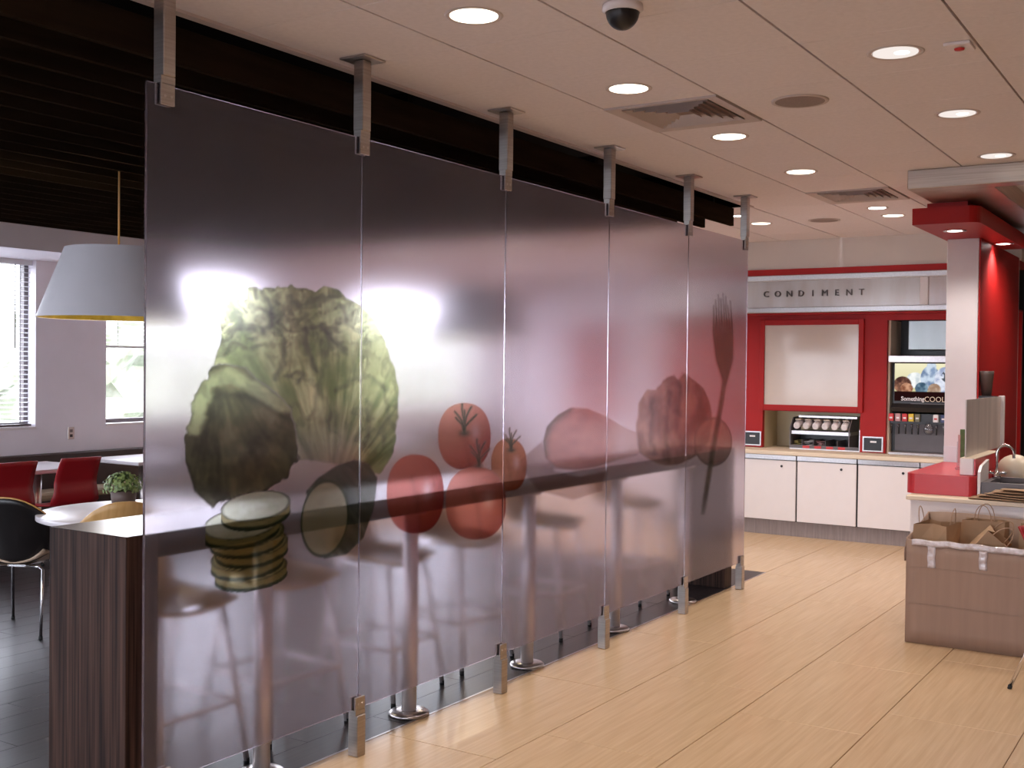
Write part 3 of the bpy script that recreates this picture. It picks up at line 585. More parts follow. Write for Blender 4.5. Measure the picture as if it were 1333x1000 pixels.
def p_cucumber(u, v):
    c = np.zeros(u.shape+(3,)); a = np.zeros(u.shape)
    sl = [(325, 740, 47, 17), (320, 724, 47, 18), (326, 709, 47, 18), (320, 694, 48, 19), (312, 680, 50, 20), (331, 660, 45, 19)]; v = v+(u-322)*0.14
    for k, (x, y, rx, ry) in enumerate(sl):
        h = 13; e0 = ((u-x)/rx)**2+((v-y)/ry)**2; e1 = ((u-x)/rx)**2+((v-y-h)/ry)**2
        inb = np.maximum(np.maximum(sstep(1.06, 0.97, e0), sstep(1.06, 0.97, e1)), (np.abs(u-x) < rx)*((v > y) & (v < y+h)))
        t = sstep(1.03, 0.94, e0)
        rind = L3(lin((72, 84, 54)), lin((168, 158, 100)), sstep(0.35, 0.65, np.sin((v-y-ry*np.sqrt(np.clip(1-((u-x)/rx)**2, 0, 1)))/2.6)*0.3+0.5+0.4*(fbm(u/10, v/5, 41+k)-0.5)))
        fl_ = L3(lin((205, 215, 180)), lin((240, 244, 225)), fbm(u/9, v/6, 44+k)) if k >= 4 else L3(lin((150, 150, 96)), lin((186, 182, 128)), fbm(u/9, v/6, 44+k))
        ring = sstep(0.80, 0.92, e0); fl_ = fl_*(1-0.5*ring[..., None])
        cc_ = rind*(1-t[..., None])+fl_*t[..., None]; c = c*(1-inb[..., None])+cc_*inb[..., None]; a = np.maximum(a, inb)
    return c, a*0.9
def tomato(u, v, cx, cy, rx, ry, seed, tone, cal=None):
    x, y = (u-cx)/rx, (v-cy)/ry; e = np.power(np.abs(x), 2.3)+np.power(np.abs(y), 2.3); a = sstep(1.05, 0.97, e)
    t = np.clip(0.75-0.5*x*0.6-0.45*y-0.28*e, 0, 1)
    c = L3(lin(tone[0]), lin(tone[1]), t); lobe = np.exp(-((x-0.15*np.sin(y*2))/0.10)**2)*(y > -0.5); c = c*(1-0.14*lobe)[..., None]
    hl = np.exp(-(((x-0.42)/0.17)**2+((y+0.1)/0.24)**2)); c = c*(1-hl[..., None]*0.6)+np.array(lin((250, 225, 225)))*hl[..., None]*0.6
    if cal:
        d = np.full(u.shape, 1e9); px, py, s = cal
        for k, (dx, dy) in enumerate(((-13, -28), (-8, -20), (1, -38), (10, -34), (13, -24), (-4, -30))):
            q = [(px, py)]+[(px+dx*s*t_+4*s*math.sin(t_*3+k), py+dy*s*t_) for t_ in (0.3, 0.6, 0.85, 1.0)]; d = np.minimum(d, line_d(u, v, q))
        st = np.maximum(np.exp(-(d/(1.5*s))**2), np.exp(-(((u-px)/(7*s))**2+((v-py)/(4*s))**2)))
        c = c*(1-st[..., None])+L3(lin((74, 92, 74)), lin((118, 134, 112)), fbm(u/4, v/4, seed))*st[..., None]; a = np.maximum(a, st*0.85)
    return c, a*0.88
RT = ((176, 78, 70), (238, 172, 150)); OT = ((172, 92, 60), (222, 160, 122))
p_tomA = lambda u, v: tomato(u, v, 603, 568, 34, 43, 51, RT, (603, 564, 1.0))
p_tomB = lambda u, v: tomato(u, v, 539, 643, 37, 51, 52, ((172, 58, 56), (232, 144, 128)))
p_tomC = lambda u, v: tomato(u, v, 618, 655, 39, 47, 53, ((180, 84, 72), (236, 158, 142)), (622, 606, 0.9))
p_tomD = lambda u, v: tomato(u, v, 661, 605, 23, 34, 54, OT, (664, 586, 0.75))
def p_ham(u, v):
    sd = poly_sd(u, v, [(705, 575), (710, 555), (724, 540), (742, 530), (765, 532), (788, 542), (812, 556), (836, 566), (842, 584), (826, 594), (800, 600), (775, 608), (748, 612), (722, 610), (708, 596)]); a = sstep(-1, 2, sd)
    c = L3(lin((176, 116, 104)), lin((228, 168, 146)), fbm(u/24, v/18, 61)); edge = np.exp(-(line_d(u, v, [(707, 590), (706, 570), (716, 550), (738, 533)])/6)**2)
    c = c*(1-edge[..., None])+np.array(lin((112, 96, 72)))*edge[..., None]
    yl = sstep(785, 810, u); c = c*(1-yl[..., None]*0.7)+np.array(lin((196, 140, 92)))*yl[..., None]*0.7
    bs = np.exp(-(sd/2.5)**2)*sstep(585, 605, v); return c*(1-0.4*bs)[..., None], a*(0.66-0.34*sstep(780, 812, u))
def p_chicken(u, v):
    w = 4*(fbm(u/8, v/8, 70)-0.5); sd = poly_sd(u+w, v+w, [(826, 560), (830, 525), (840, 506), (852, 508), (862, 496), (876, 488), (882, 494), (888, 484), (902, 494), (916, 506), (924, 525), (926, 550), (922, 575), (908, 592), (886, 604), (866, 606), (846, 600), (830, 588)]); a = sstep(-1, 2, sd)
    c = L3(lin((140, 104, 84)), lin((204, 166, 138)), sstep(0.2, 0.8, fbm(u/12, v/24, 71)))
    for q in ([(848, 520), (846, 560), (850, 590)], [(870, 510), (866, 550), (866, 596)], [(884, 500), (882, 540)]): c = c*(1-0.5*np.exp(-(line_d(u+w*2, v, q)/4)**2)*(0.5+fbm(u/4, v/4, 73)))[..., None]
    return c, a*0.62
def p_bun(u, v):
    x, y = (u-927)/25, (v-575)/32; e = x*x+y*y; a = sstep(1.05, 0.95, e)
    c = L3(lin((160, 128, 108)), lin((212, 182, 158)), np.clip(0.6-0.4*y-0.2*x+0.3*(fbm(u/10, v/10, 81)-0.5), 0, 1)); return c*(1-0.35*np.exp(-((e-0.95)/0.12)**2))[..., None], a*0.6
def p_wheat(u, v):
    st = line_d(u, v, [(943, 490), (937, 530), (928, 580), (920, 630), (914, 668)]); a = sstep(4.5, 2.0, st)*0.6*sstep(680, 640, v)+sstep(2.2, 0.8, st)*0.3
    hd_ = np.zeros(u.shape)
    for k in range(11):
        t = (k-5)/5.0; q = [(943, 500), (942+t*9, 462+abs(t)*6), (940+t*12, 425+6*abs(t)), (938+t*10+2*math.sin(k*2.1), 384+14*abs(t)+6*math.sin(k*1.7))]
        d = line_d(u, v, q); hd_ = np.maximum(hd_, np.exp(-(d/(2.3-1.3*sstep(470, 400, v)))**2)*(0.55+0.35*sstep(395, 450, v)))
    c = L3(lin((104, 96, 74)), lin((156, 142, 110)), np.clip(fbm(u/3, v/7, 91), 0, 1))
    return c, np.maximum(a*0.75, hd_*0.75)
def p_board(u, v):
    sd = poly_sd(u, v, [(672, 600), (704, 573), (722, 612), (752, 620), (790, 612), (784, 640), (745, 652), (700, 640), (684, 622)]); c = L3(lin((150, 112, 100)), lin((176, 136, 122)), fbm(u/20, v/9, 95)); return c, sstep(-1, 4, sd)*0.45
LAYERS = [  # back to front: name, bbox in photo pixels, paint, label
    ('lettuce_print', (268, 362, 524, 624), p_lettuce), ('romaine_print', (230, 466, 396, 668), p_romaine), ('courgette_print', (384, 592, 496, 734), p_zucchini),
    ('cucumber_print', (266, 640, 382, 776), p_cucumber), ('board_print', (668, 568, 796, 656), p_board), ('tomato_print', (634, 548, 690, 644), p_tomD), ('tomato_print', (562, 516, 644, 616), p_tomA),
    ('tomato_print', (496, 588, 582, 700), p_tomB), ('tomato_print', (574, 566, 664, 706), p_tomC), ('ham_print', (700, 524, 848, 618), p_ham),
    ('chicken_print', (820, 478, 932, 612), p_chicken), ('bun_print', (898, 540, 956, 612), p_bun), ('wheat_print', (908, 380, 962, 684), p_wheat)]
def ink_mesh(name, Y, Z, rgb, al, X, m):
    ny, nz = Y.shape; keep = al > 0.012; idx = np.arange(ny*nz).reshape(ny, nz)
    q = np.stack([idx[:-1, :-1], idx[1:, :-1], idx[1:, 1:], idx[:-1, 1:]], -1).reshape(-1, 4); kf = keep.ravel()[q].any(1); q = q[kf]
    if not len(q): return None
    us, inv = np.unique(q, return_inverse=True); q = inv.reshape(q.shape)
    V = np.stack([np.full(len(us), X), Y.ravel()[us], Z.ravel()[us]], -1)
    me = bpy.data.meshes.new(name); me.vertices.add(len(V)); me.vertices.foreach_set('co', V.ravel()); me.loops.add(q.size); me.loops.foreach_set('vertex_index', q.ravel().astype(np.int32))
    me.polygons.add(len(q)); me.polygons.foreach_set('loop_start', np.arange(0, q.size, 4, dtype=np.int32)); me.update(calc_edges=True)
    at = me.color_attributes.new('ink', 'FLOAT_COLOR', 'POINT'); ca = np.concatenate([rgb.reshape(-1, 3)[us], al.ravel()[us, None]], 1).astype(np.float32); at.data.foreach_set('color', ca.ravel())
    me.materials.append(M[m]); return me
def unproj_plane(u, v):   # photo pixel -> (Y, Z) on the glass plane, for the print's extent
    d = RGT*(u-666.5)/FPX+DWN*(v-500)/FPX+FWD; t = (0-CX)/d[0]; return t*d[1], CZ+t*d[2]
glab = ['frosted glass panel nearest the camera, printed with lettuce and cucumber slices', 'frosted glass panel printed with red tomatoes, second from the camera', 'frosted glass panel printed with pink ham, third from the camera', 'frosted glass panel printed with grilled chicken, fourth from the camera', 'frosted glass panel printed with a wheat ear at the far end']
for k in range(5):
    y0, y1 = SEAM[k]+0.0012, SEAM[k+1]-0.0012
    gp = tag(MB().box(-0.006, 0.006, y0, y1, GZ0, GZ1).build('glass_panel', 'frost'), glab[k], 'glass panel', 'frosted glass partition panels')
    for li, (nm, bb, fn) in enumerate(LAYERS):
        ys, zs = zip(*[unproj_plane(bb[i], bb[j]) for i in (0, 2) for j in (1, 3)])
        a, b = max(min(ys), y0+0.001), min(max(ys), y1-0.001)
        if b-a < 0.01: continue
        step = 0.0055 if k < 2 else 0.007
        Y, Z = np.meshgrid(np.linspace(a, b, max(3, int((b-a)/step))), np.linspace(min(zs), max(zs), int((max(zs)-min(zs))/step)), indexing='ij')
        u, v = project(Y, Z); rgb, al = fn(u, v)
        for nm2, bb2, fn2 in LAYERS[li+1:]:
            if bb2[0] < bb[2] and bb2[2] > bb[0] and bb2[1] < bb[3] and bb2[3] > bb[1]: al = al*(1-np.minimum(1, fn2(u, v)[1]*1.1))
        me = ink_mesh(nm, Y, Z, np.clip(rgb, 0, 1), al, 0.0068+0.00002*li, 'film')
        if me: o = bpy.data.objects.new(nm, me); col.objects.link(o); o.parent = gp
# dispenser picture (backlit)
X2, Z2 = np.meshgrid(np.linspace(0.325, 0.92, 110), np.linspace(1.375, 1.742, 70), indexing='ij')
def dessert(x, z):
    c = L3(lin((196, 190, 140)), lin((232, 226, 190)), (z-1.375)/0.37); g = lambda cx, cz, rx, rz: sstep(1.08, 0.95, ((x-cx)/rx)**2+((z-cz)/rz)**2)
    for cx, cz, rx, rz, c0, c1, s in ((0.52, 1.58, 0.085, 0.075, (190, 200, 205), (240, 242, 240), 1), (0.66, 1.60, 0.09, 0.12, (110, 130, 160), (196, 210, 226), 2), (0.67, 1.70, 0.045, 0.07, (130, 150, 180), (200, 212, 226), 3), (0.80, 1.58, 0.10, 0.13, (150, 160, 190), (220, 224, 236), 4),
        (0.40, 1.535, 0.085, 0.08, (70, 44, 40), (170, 120, 96), 5), (0.44, 1.50, 0.06, 0.05, (120, 70, 50), (200, 150, 120), 9), (0.58, 1.50, 0.06, 0.06, (60, 84, 104), (130, 156, 172), 6), (0.70, 1.49, 0.06, 0.06, (150, 120, 100), (206, 186, 166), 7)):
        m_ = g(cx, cz, rx, rz); c = c*(1-m_[..., None])+L3(lin(c0), lin(c1), sstep(0.25, 0.75, fbm(x*22, z*22, s)))*m_[..., None]
    dkm = sstep(0.55, 0.6, fbm(x*14, z*14, 12))*g(0.83, 1.62, 0.07, 0.06); c = c*(1-dkm[..., None]*0.85)
    b = sstep(1.475, 1.465, z); return c*(1-b[..., None])+np.array(lin((34, 14, 14)))*b[..., None]
rgb = dessert(X2, Z2)
me = ink_mesh('picture', X2, Z2, np.clip(rgb, 0, 1), np.ones(X2.shape), 0.0, 'litprint')
co_ = np.empty(len(me.vertices)*3); me.vertices.foreach_get('co', co_); co_ = co_.reshape(-1, 3)
co_ = np.stack([co_[:, 1]-0.6, np.full(len(co_), 0.016), co_[:, 2]-0.852], 1); me.vertices.foreach_set('co', co_.ravel()); me.update()
inst('picture', me, sd)

# brackets
hlab = ['steel hanger bracket at the near top corner of the lettuce panel', 'steel hanger bracket over the seam between lettuce and tomato panels', 'steel hanger bracket over the seam between tomato and ham panels', 'steel hanger bracket over the seam between ham and chicken panels', 'steel hanger bracket over the seam between chicken and wheat panels', 'steel hanger bracket at the far end of the glass partition']
flab = [x.replace('hanger', 'floor').replace('over', 'under').replace('top corner', 'bottom corner') for x in hlab]
s = 0.027
for k, y in enumerate(POSTS):
    e = empty('hanger_bracket', (0, y, GZ1), 0, hlab[k], 'bracket', 'steel hanger brackets of the glass partition')
    MB().bbox(-s, s, -s, s, 0.03, HC-GZ1-0.010, 0.003).build('tube', 'steel', e)
    MB().bbox(-0.07, 0.07, -0.07, 0.07, HC-GZ1-0.010, HC-GZ1-0.001, 0.002).build('ceiling_plate', 'steel2', e)
    MB().box(-0.019, 0.019, -0.031, 0.031, 0.004, 0.03).build('clamp_bridge', 'steel', e)
    for d in (-1, 1):
        x0, x1 = sorted((d*0.0085, d*0.019)); c = MB().bbox(x0, x1, -0.031, 0.031, -0.07, 0.004, 0.002).build('clamp_plate', 'steel', e)
        if d > 0:
            for q in (-0.014, 0.014): MB().tube([(0.019, q, -0.04), (0.0215, q, -0.04)], 0.005, 8).build('screw', 'steel2', c)
    e = empty('floor_bracket', (0, y, 0), 0, flab[k], 'bracket', 'steel floor brackets of the glass partition')
    MB().bbox(-s, s, -s, s, 0.001, 0.178, 0.003).build('tube', 'steel', e)
    MB().box(-0.019, 0.019, -0.031, 0.031, 0.178, 0.199).build('clamp_bridge', 'steel', e)
    for d in (-1, 1):
        x0, x1 = sorted((d*0.0085, d*0.019)); c = MB().bbox(x0, x1, -0.031, 0.031, 0.199, 0.255, 0.002).build('clamp_plate', 'steel', e)
        if d > 0:
            for q in (-0.014, 0.014): MB().tube([(0.019, q, 0.225), (0.0215, q, 0.225)], 0.005, 8).build('screw', 'steel2', c)

# ------------------------------------------------------------------ bar
b_ = empty('bar_table', (0, 0, 0), 0, 'long dark zebra-wood bar table running behind the frosted glass', 'bar table')
MB().bbox(-0.53, -0.10, 2.757, 8.15, 0.978, 1.066, 0.002).build('bar_top', 'zebra_edge', b_)
MB().box(-0.529, -0.101, 2.619, 8.284, 1.0655, 1.0675).build('top_veneer', 'zebra_top', b_)
MB().bbox(-0.53, -0.10, 2.618, 2.757, 0.0, 1.066, 0.002).build('end_panel', 'zebra', b_)
MB().bbox(-0.53, -0.10, 8.15, 8.285, 0.0, 1.066, 0.002).build('end_panel', 'zebra', b_)
lm = MB().lathe([(0.036, 0.018), (0.036, 0.975)], n=20).mesh('column', 'satin'); bmh = MB().lathe([(0.098, 0), (0.098, 0.012), (0.088, 0.02), (0.05, 0.024), (0.036, 0.024)], n=28).mesh('base_disc', 'steel2'); tmh = MB().lathe([(0.07, 0.968), (0.07, 0.9775)], n=20).mesh('top_flange', 'steel2')
for y in (3.345, 4.325, 5.40, 6.46, 7.52):
    c = inst('column', lm, b_, (-0.165, y, 0)); inst('base_disc', bmh, c); inst('top_flange', tmh, c)

# stools
def stool():
    r = empty('bar_stool', (0, 0, 0), 0, 'x', 'stool', 'bar stools behind the frosted glass')   # +x faces the bar
    def f(u, v):
        t = (v-0.5)*2; y = 0.215*t*(1-0.10*u)
        if u < 0.55: x = 0.19-0.36*(u/0.55); z = 0.70-0.012*math.sin(u/0.55*PI)+0.03*t*t-0.03*max(0, 0.2-u)/0.2
        else: a = (u-0.55)/0.45; x = -0.17-0.10*a+0.09*t*t*a; z = 0.70+0.03*t*t+0.19*a*(1-0.45*abs(t)**3)
        return (x, y, z)
    MB().shell(f, 16, 10, 0.014).build('seat_shell', 'ply', r)
    for sx, sy in ((1, 1), (1, -1), (-1, 1), (-1, -1)):
        top, bot = Vector((0.15*sx, 0.165*sy, 0.69)), Vector((0.235*sx, 0.235*sy, 0.012)); l = MB().tube([top, top.lerp(bot, 0.5), bot], 0.0125, 8).build('leg', 'satin', r)
        MB().tube([bot-Vector((0, 0, 0.012)), bot+Vector((0, 0, 0.012))], 0.0125, 8).build('foot_cap', 'rubber', l)
    z = 0.27; a = 0.15+0.085*(0.69-z)/0.678; b = 0.165+0.07*(0.69-z)/0.678; pts = [(a, b, z), (a, -b, z), (-a, -b, z), (-a, b, z)]
    for i in range(4): MB().tube([pts[i], pts[(i+1) % 4]], 0.010, 7).build('foot_rail', 'satin', r)
    MB().box(-0.155, 0.155, -0.17, 0.17, 0.672, 0.684).build('seat_frame', 'chrome', r)
    return r
st = stool()
slab = ['tan plywood bar stool nearest the near end panel of the bar', 'tan plywood bar stool beside the first bar column, second from the camera', 'tan plywood bar stool behind the tomato panel, left one', 'tan plywood bar stool behind the tomato panel, right one', 'tan plywood bar stool behind the ham panel', 'tan plywood bar stool farthest along the bar']
for i, y in enumerate((3.17, 3.84, 4.57, 5.28, 6.19, 7.42)):
    o = st if i == 0 else copy_tree(st); o.location = (-0.545-(0.03 if i % 2 else 0), y, 0); o.rotation_euler.z = (0.03, -0.08, 0.1, -0.05, 0.12, 0.0)[i]; relabel(o, slab[i])

# ------------------------------------------------------------------ dining side
rt = empty('round_table', (-2.60, 4.72, 0), 0, 'round white table with plant behind the bar end', 'table')
MB().lathe([(0.585, 0.712), (0.60, 0.718), (0.60, 0.745), (0.592, 0.75), (0.0005, 0.75)], n=56).build('table_top', 'tabletop', rt)
MB().lathe([(0.04, 0.02), (0.04, 0.70), (0.14, 0.712)], n=20).build('column', 'steel2', rt); MB().lathe([(0.28, 0), (0.28, 0.008), (0.06, 0.03), (0.04, 0.03)], n=32).build('base', 'steel2', rt)
pp = empty('potted_plant', (-2.95, 4.88, 0.751), 0, 'small leafy green plant in brown pot on the round table', 'plant')
MB().lathe([(0.062, 0), (0.075, 0.01), (0.083, 0.085), (0.078, 0.088), (0.074, 0.07), (0.001, 0.07)], n=24).build('pot', 'pot', pp)
rs = np.random.RandomState(4); lv = MB()
for i in range(420):
    a = rs.uniform(0, 2*PI); ph = rs.uniform(-0.15, 1.0)*PI/2; rr = rs.uniform(0.55, 1.0); d = np.array([math.cos(a)*math.cos(ph), math.sin(a)*math.cos(ph), math.sin(ph)])
    c = d*np.array([0.135, 0.135, 0.105])*rr+np.array([0, 0, 0.105]); t_ = np.cross(d, rs.normal(size=3)); t_ /= np.linalg.norm(t_); b2 = np.cross(d, t_); sz = rs.uniform(0.010, 0.019)
    lv.add([c-t_*sz, c-b2*sz*0.7+d*0.006, c+t_*sz+d*0.004, c+b2*sz*0.7+d*0.006], [(0, 1, 2, 3)], True)
tag(lv.build('foliage', 'leaf', pp), kind='stuff')
for i in range(7):
    a = i*0.9; MB().tube([(0, 0, 0.068), (0.04*math.cos(a), 0.04*math.sin(a), 0.10), (0.09*math.cos(a), 0.09*math.sin(a), 0.15)], 0.003, 5).build('stem', 'leaf', pp)
def shell_chair(backm, seatm, label):
    r = empty('shell_chair', (0, 0, 0), 0, label, 'chair', 'bent plywood dining chairs')   # +x is the front
    def seat(u, v):
        t = (v-0.5)*2; wd = 0.23*(1-0.15*u); x = 0.22-0.40*u; z = 0.445+0.085*abs(t)**2.4*(0.35+0.65*u)-0.02*math.sin(u*PI)-0.02*max(0, 0.2-u)*5*0.2
        return (x, wd*t, z)
    def back(u, v):
        t = (v-0.5)*2; wd = 0.215*(1+0.12*math.sin(u*PI*0.7)); x = -0.17-0.15*u+0.13*abs(t)**2*(0.55+0.45*u); z = 0.435+0.085*abs(t)**2.4*(1-u)+0.42*u*(1-0.30*abs(t)**2.6)
        return (x, wd*t, z)
    MB().shell(seat, 12, 14, 0.012).build('seat', seatm, r); bk_ = MB().shell(back, 12, 14, 0.012).build('backrest', backm, r)
    if backm == 'blackply':
        e_ = [back(1.0, v) for v in np.linspace(0.03, 0.97, 16)]; MB().tube([(p[0], p[1], p[2]+0.001) for p in e_], 0.0066, 6).build('ply_edge', 'ply', bk_)
    for sx, sy in ((1, 1), (1, -1), (-1, 1), (-1, -1)):
        l = MB().tube([(0.12*sx-0.01, 0.06*sy, 0.418), (0.135*sx-0.01, 0.15*sy, 0.418), (0.15*sx-0.01, 0.18*sy, 0.40), (0.245*sx-0.02, 0.225*sy, 0.01)], 0.010, 8).build('leg', 'chrome', r)
        MB().tube([(0.247*sx-0.02, 0.226*sy, 0.0), (0.243*sx-0.02, 0.224*sy, 0.02)], 0.012, 8).build('foot_cap', 'rubber', l)
    MB().box(-0.13, 0.13, -0.07, 0.07, 0.411, 0.423).build('seat_bracket', 'chrome', r)
    return r
c1 = shell_chair('blackply', 'plypale', 'black backed plywood chair with chrome legs left of the bar end'); c1.location = (-3.2, 4.36, 0); c1.rotation_euler.z = 2.04
c2 = shell_chair('ply', 'ply', 'tan plywood chair between the round table and bar'); c2.location = (-2.27, 4.28, 0); c2.rotation_euler.z = 2.65; c2.scale.z = 1.06
def red_chair(label, group):
    r = empty('red_chair', (0, 0, 0), 0, label, 'chair', group)    # +x is the front
    def f(u, v):
        t = (v-0.5)*2
        if u < 0.48: a = u/0.48; return (0.22-0.40*a, 0.215*t, 0.45-0.015*math.sin(a*PI)+0.012*t*t-0.02*max(0, 0.25-a)*4)
        a = (u-0.48)/0.52; return (-0.18-0.028*math.sin(min(1, a*2.2)*PI)-0.12*a*a, t*(0.205-0.02*a+0.02*math.exp(-((a-0.1)/0.12)**2)), 0.45+0.41*a+0.012*t*t*(1-a)-0.012*(1-a)**6)
    ms = MB().shell(f, 22, 8, 0.012); ms.build('seat_shell', 'redchair', r)
    for sx, sy in ((1, 1), (1, -1), (-1, 1), (-1, -1)):
        l = MB().tube([(0.11*sx, 0.04*sy, 0.428), (0.14*sx, 0.14*sy, 0.426), (0.16*sx, 0.175*sy, 0.405), (0.24*sx-(0.07 if sx < 0 else 0), 0.225*sy, 0.01)], 0.010, 8).build('leg', 'chrome', r)
        MB().tube([(0.242*sx-(0.07 if sx < 0 else 0), 0.226*sy, 0.0), (0.238*sx-(0.07 if sx < 0 else 0), 0.224*sy, 0.02)], 0.012, 8).build('foot_cap', 'rubber', l)
    return r
rc = red_chair('red plastic chair cut by the left edge, at the bench tables', 'red chairs along the bench tables')
RC = [((-5.12, 5.50), rc['label']), ((-5.12, 6.12), 'red plastic chair beside the outlet wall, second from the left'), ((-5.1, 7.75), 'red plastic chair seen blurred behind the lettuce panel'), ((-5.1, 9.2), 'red plastic chair seen blurred behind the lettuce panel seam'), ((-5.1, 11.3), 'red plastic chair farthest along the bench')]
for i, ((x, y), lab) in enumerate(RC):
    o = rc if i == 0 else copy_tree(rc); o.location = (x+0.24, y, 0); o.rotation_euler.z = (3.1, 3.06, 3.2, 3.1, 3.1)[i]; relabel(o, lab)
    if i < 2: o.location = (x-0.24, y+0.04, 0)
def sq_table(y, label):
    r = empty('square_table', (-5.72, y, 0), 0, label, 'table', 'square white tables along the bench')
    MB().bbox(-0.37, 0.37, -0.36, 0.36, 0.715, 0.75, 0.006).build('table_top', 'tabletop', r)
    MB().lathe([(0.045, 0.02), (0.045, 0.714)], n=18).build('column', 'steel2', r); MB().bbox(-0.25, 0.25, -0.25, 0.25, 0, 0.02, 0.004).build('base', 'steel2', r)
    return r
for y, l in ((6.16, 'square white table between the two red chairs at left'), (7.32, 'square white table behind the potted plant'), (8.9, 'square white table blurred behind the lettuce panel'), (11.0, 'square white table farthest along the bench')): sq_table(y, l)
bn = empty('bench', (XW+0.018, 0, 0), 0, 'dark wall bench with tan cushions under the windows', 'bench')
MB().bbox(0.0, 0.09, 3.0, 14.7, 0.40, 0.785, 0.01).build('back', 'bench', bn); MB().box(0.0, 0.38, 3.0, 14.7, 0.0, 0.38).build('plinth', 'bench', bn)
for k in range(9): MB().bbox(0.095, 0.42, 3.0+k*1.3+0.006, 3.0+(k+1)*1.3-0.006, 0.382, 0.455, 0.02).build('cushion', 'benchseat', bn)
ol = empty('wall_outlet', (XW, 7.08, 0.965), 0, 'steel double outlet plate on the wall between the windows', 'outlet')
MB().bbox(0.0, 0.008, -0.036, 0.036, -0.06, 0.06, 0.002).build('plate', 'steel2', ol)
for z in (-0.024, 0.024): MB().box(0.008, 0.0095, -0.016, 0.016, z-0.014, z+0.014).build('socket', 'dark' if z < 0 else 'greyp', ol)
# pendants
def pendant(x, y, lab, zb=1.94):
    r = empty('pendant_lamp', (x, y, zb), 0, lab, 'lamp', 'white pendant lamps'); n = 48
    MB().lathe([(0.468, 0.0), (0.310, 0.42)], n=n, caps=False).build('shade', 'shade', r)
    MB().lathe([(0.465, 0.0005), (0.307, 0.4195)], n=n, caps=False).build('lining', 'gold', r)
    MB().lathe([(0.4645, 0.0), (0.4685, 0.0), (0.4685, 0.006), (0.4645, 0.006), (0.4645, 0.0)], n=n, caps=False).build('rim', 'shade', r)
    sp = MB()
    for a in (0, 2*PI/3, 4*PI/3): sp.tube([(0.02*math.cos(a), 0.02*math.sin(a), 0.40), (0.308*math.cos(a), 0.308*math.sin(a), 0.414)], 0.004, 6)
    sp.build('spider', 'chrome', r)
    MB().lathe([(0.02, 0.24), (0.028, 0.27), (0.028, 0.40), (0.012, 0.42)], n=14).build('socket', 'dark', r); MB().ball((0, 0, 0.2), 0.05, 14, 9).build('bulb', 'bulb', r)
    MB().tube([(0, 0, 0.42), (0, 0, 2.955-zb)], 0.006, 6).build('cord', 'ply', r); MB().lathe([(0.05, 2.94-zb), (0.05, 2.962-zb)], n=16).build('ceiling_cup', 'dark', r)
    l = bpy.data.lights.new('pendant_light', 'POINT'); l.energy = 9; l.color = (1.0, 0.84, 0.62); l.shadow_soft_size = 0.05
    o = bpy.data.objects.new('pendant_light', l); col.objects.link(o); o.parent = r; o.location = (0, 0, 0.12)
pendant(-2.58, 4.54, 'white cone pendant lamp with gold lining at the left')
pendant(-2.55, 8.35, 'white cone pendant lamp blurred behind the tomato panel')

# ------------------------------------------------------------------ ceiling fixtures
def downlight(x, y, on, lab, r0=0.098):
    e = empty('downlight', (x, y, HC), 0, lab, 'light', 'recessed ceiling downlights')
    MB().lathe([(r0-0.008, 0.0), (r0, -0.004), (r0+0.010, -0.003), (r0+0.012, -0.0005)], n=28, caps=False).build('trim_ring', 'trimw', e)
    MB().lathe([(r0-0.006, -0.002), (r0-0.012, -0.0012), (0.001, -0.001)], n=28, caps=False).build('reflector', 'can', e)
    q = r0*(0.92 if on == 2 else 0.88); MB().lathe([(q, -0.0035), (q, -0.002)], n=24).build('lens', 'lens_w' if on == 2 else 'lens_c' if r0 < 0.08 else 'glow_d', e)  # on the dim fixtures this disc is a painted reflector glow
    if on == 1 and r0 > 0.08: MB().lathe([(r0*0.3, -0.006), (r0*0.3, -0.004)], (r0*0.25, 0, 0), n=16).build('lamp', 'lens_w', e)
    l = bpy.data.lights.new('downlight_beam', 'SPOT'); l.energy = 40 if on == 2 else 18; l.color = (1.0, 0.89, 0.78) if on == 2 else (1.0, 0.93, 0.88); l.spot_size = 2.2; l.spot_blend = 0.8; l.shadow_soft_size = 0.07
    o = bpy.data.objects.new('downlight_beam', l); col.objects.link(o); o.parent = e; o.location = (0, 0, -0.03)
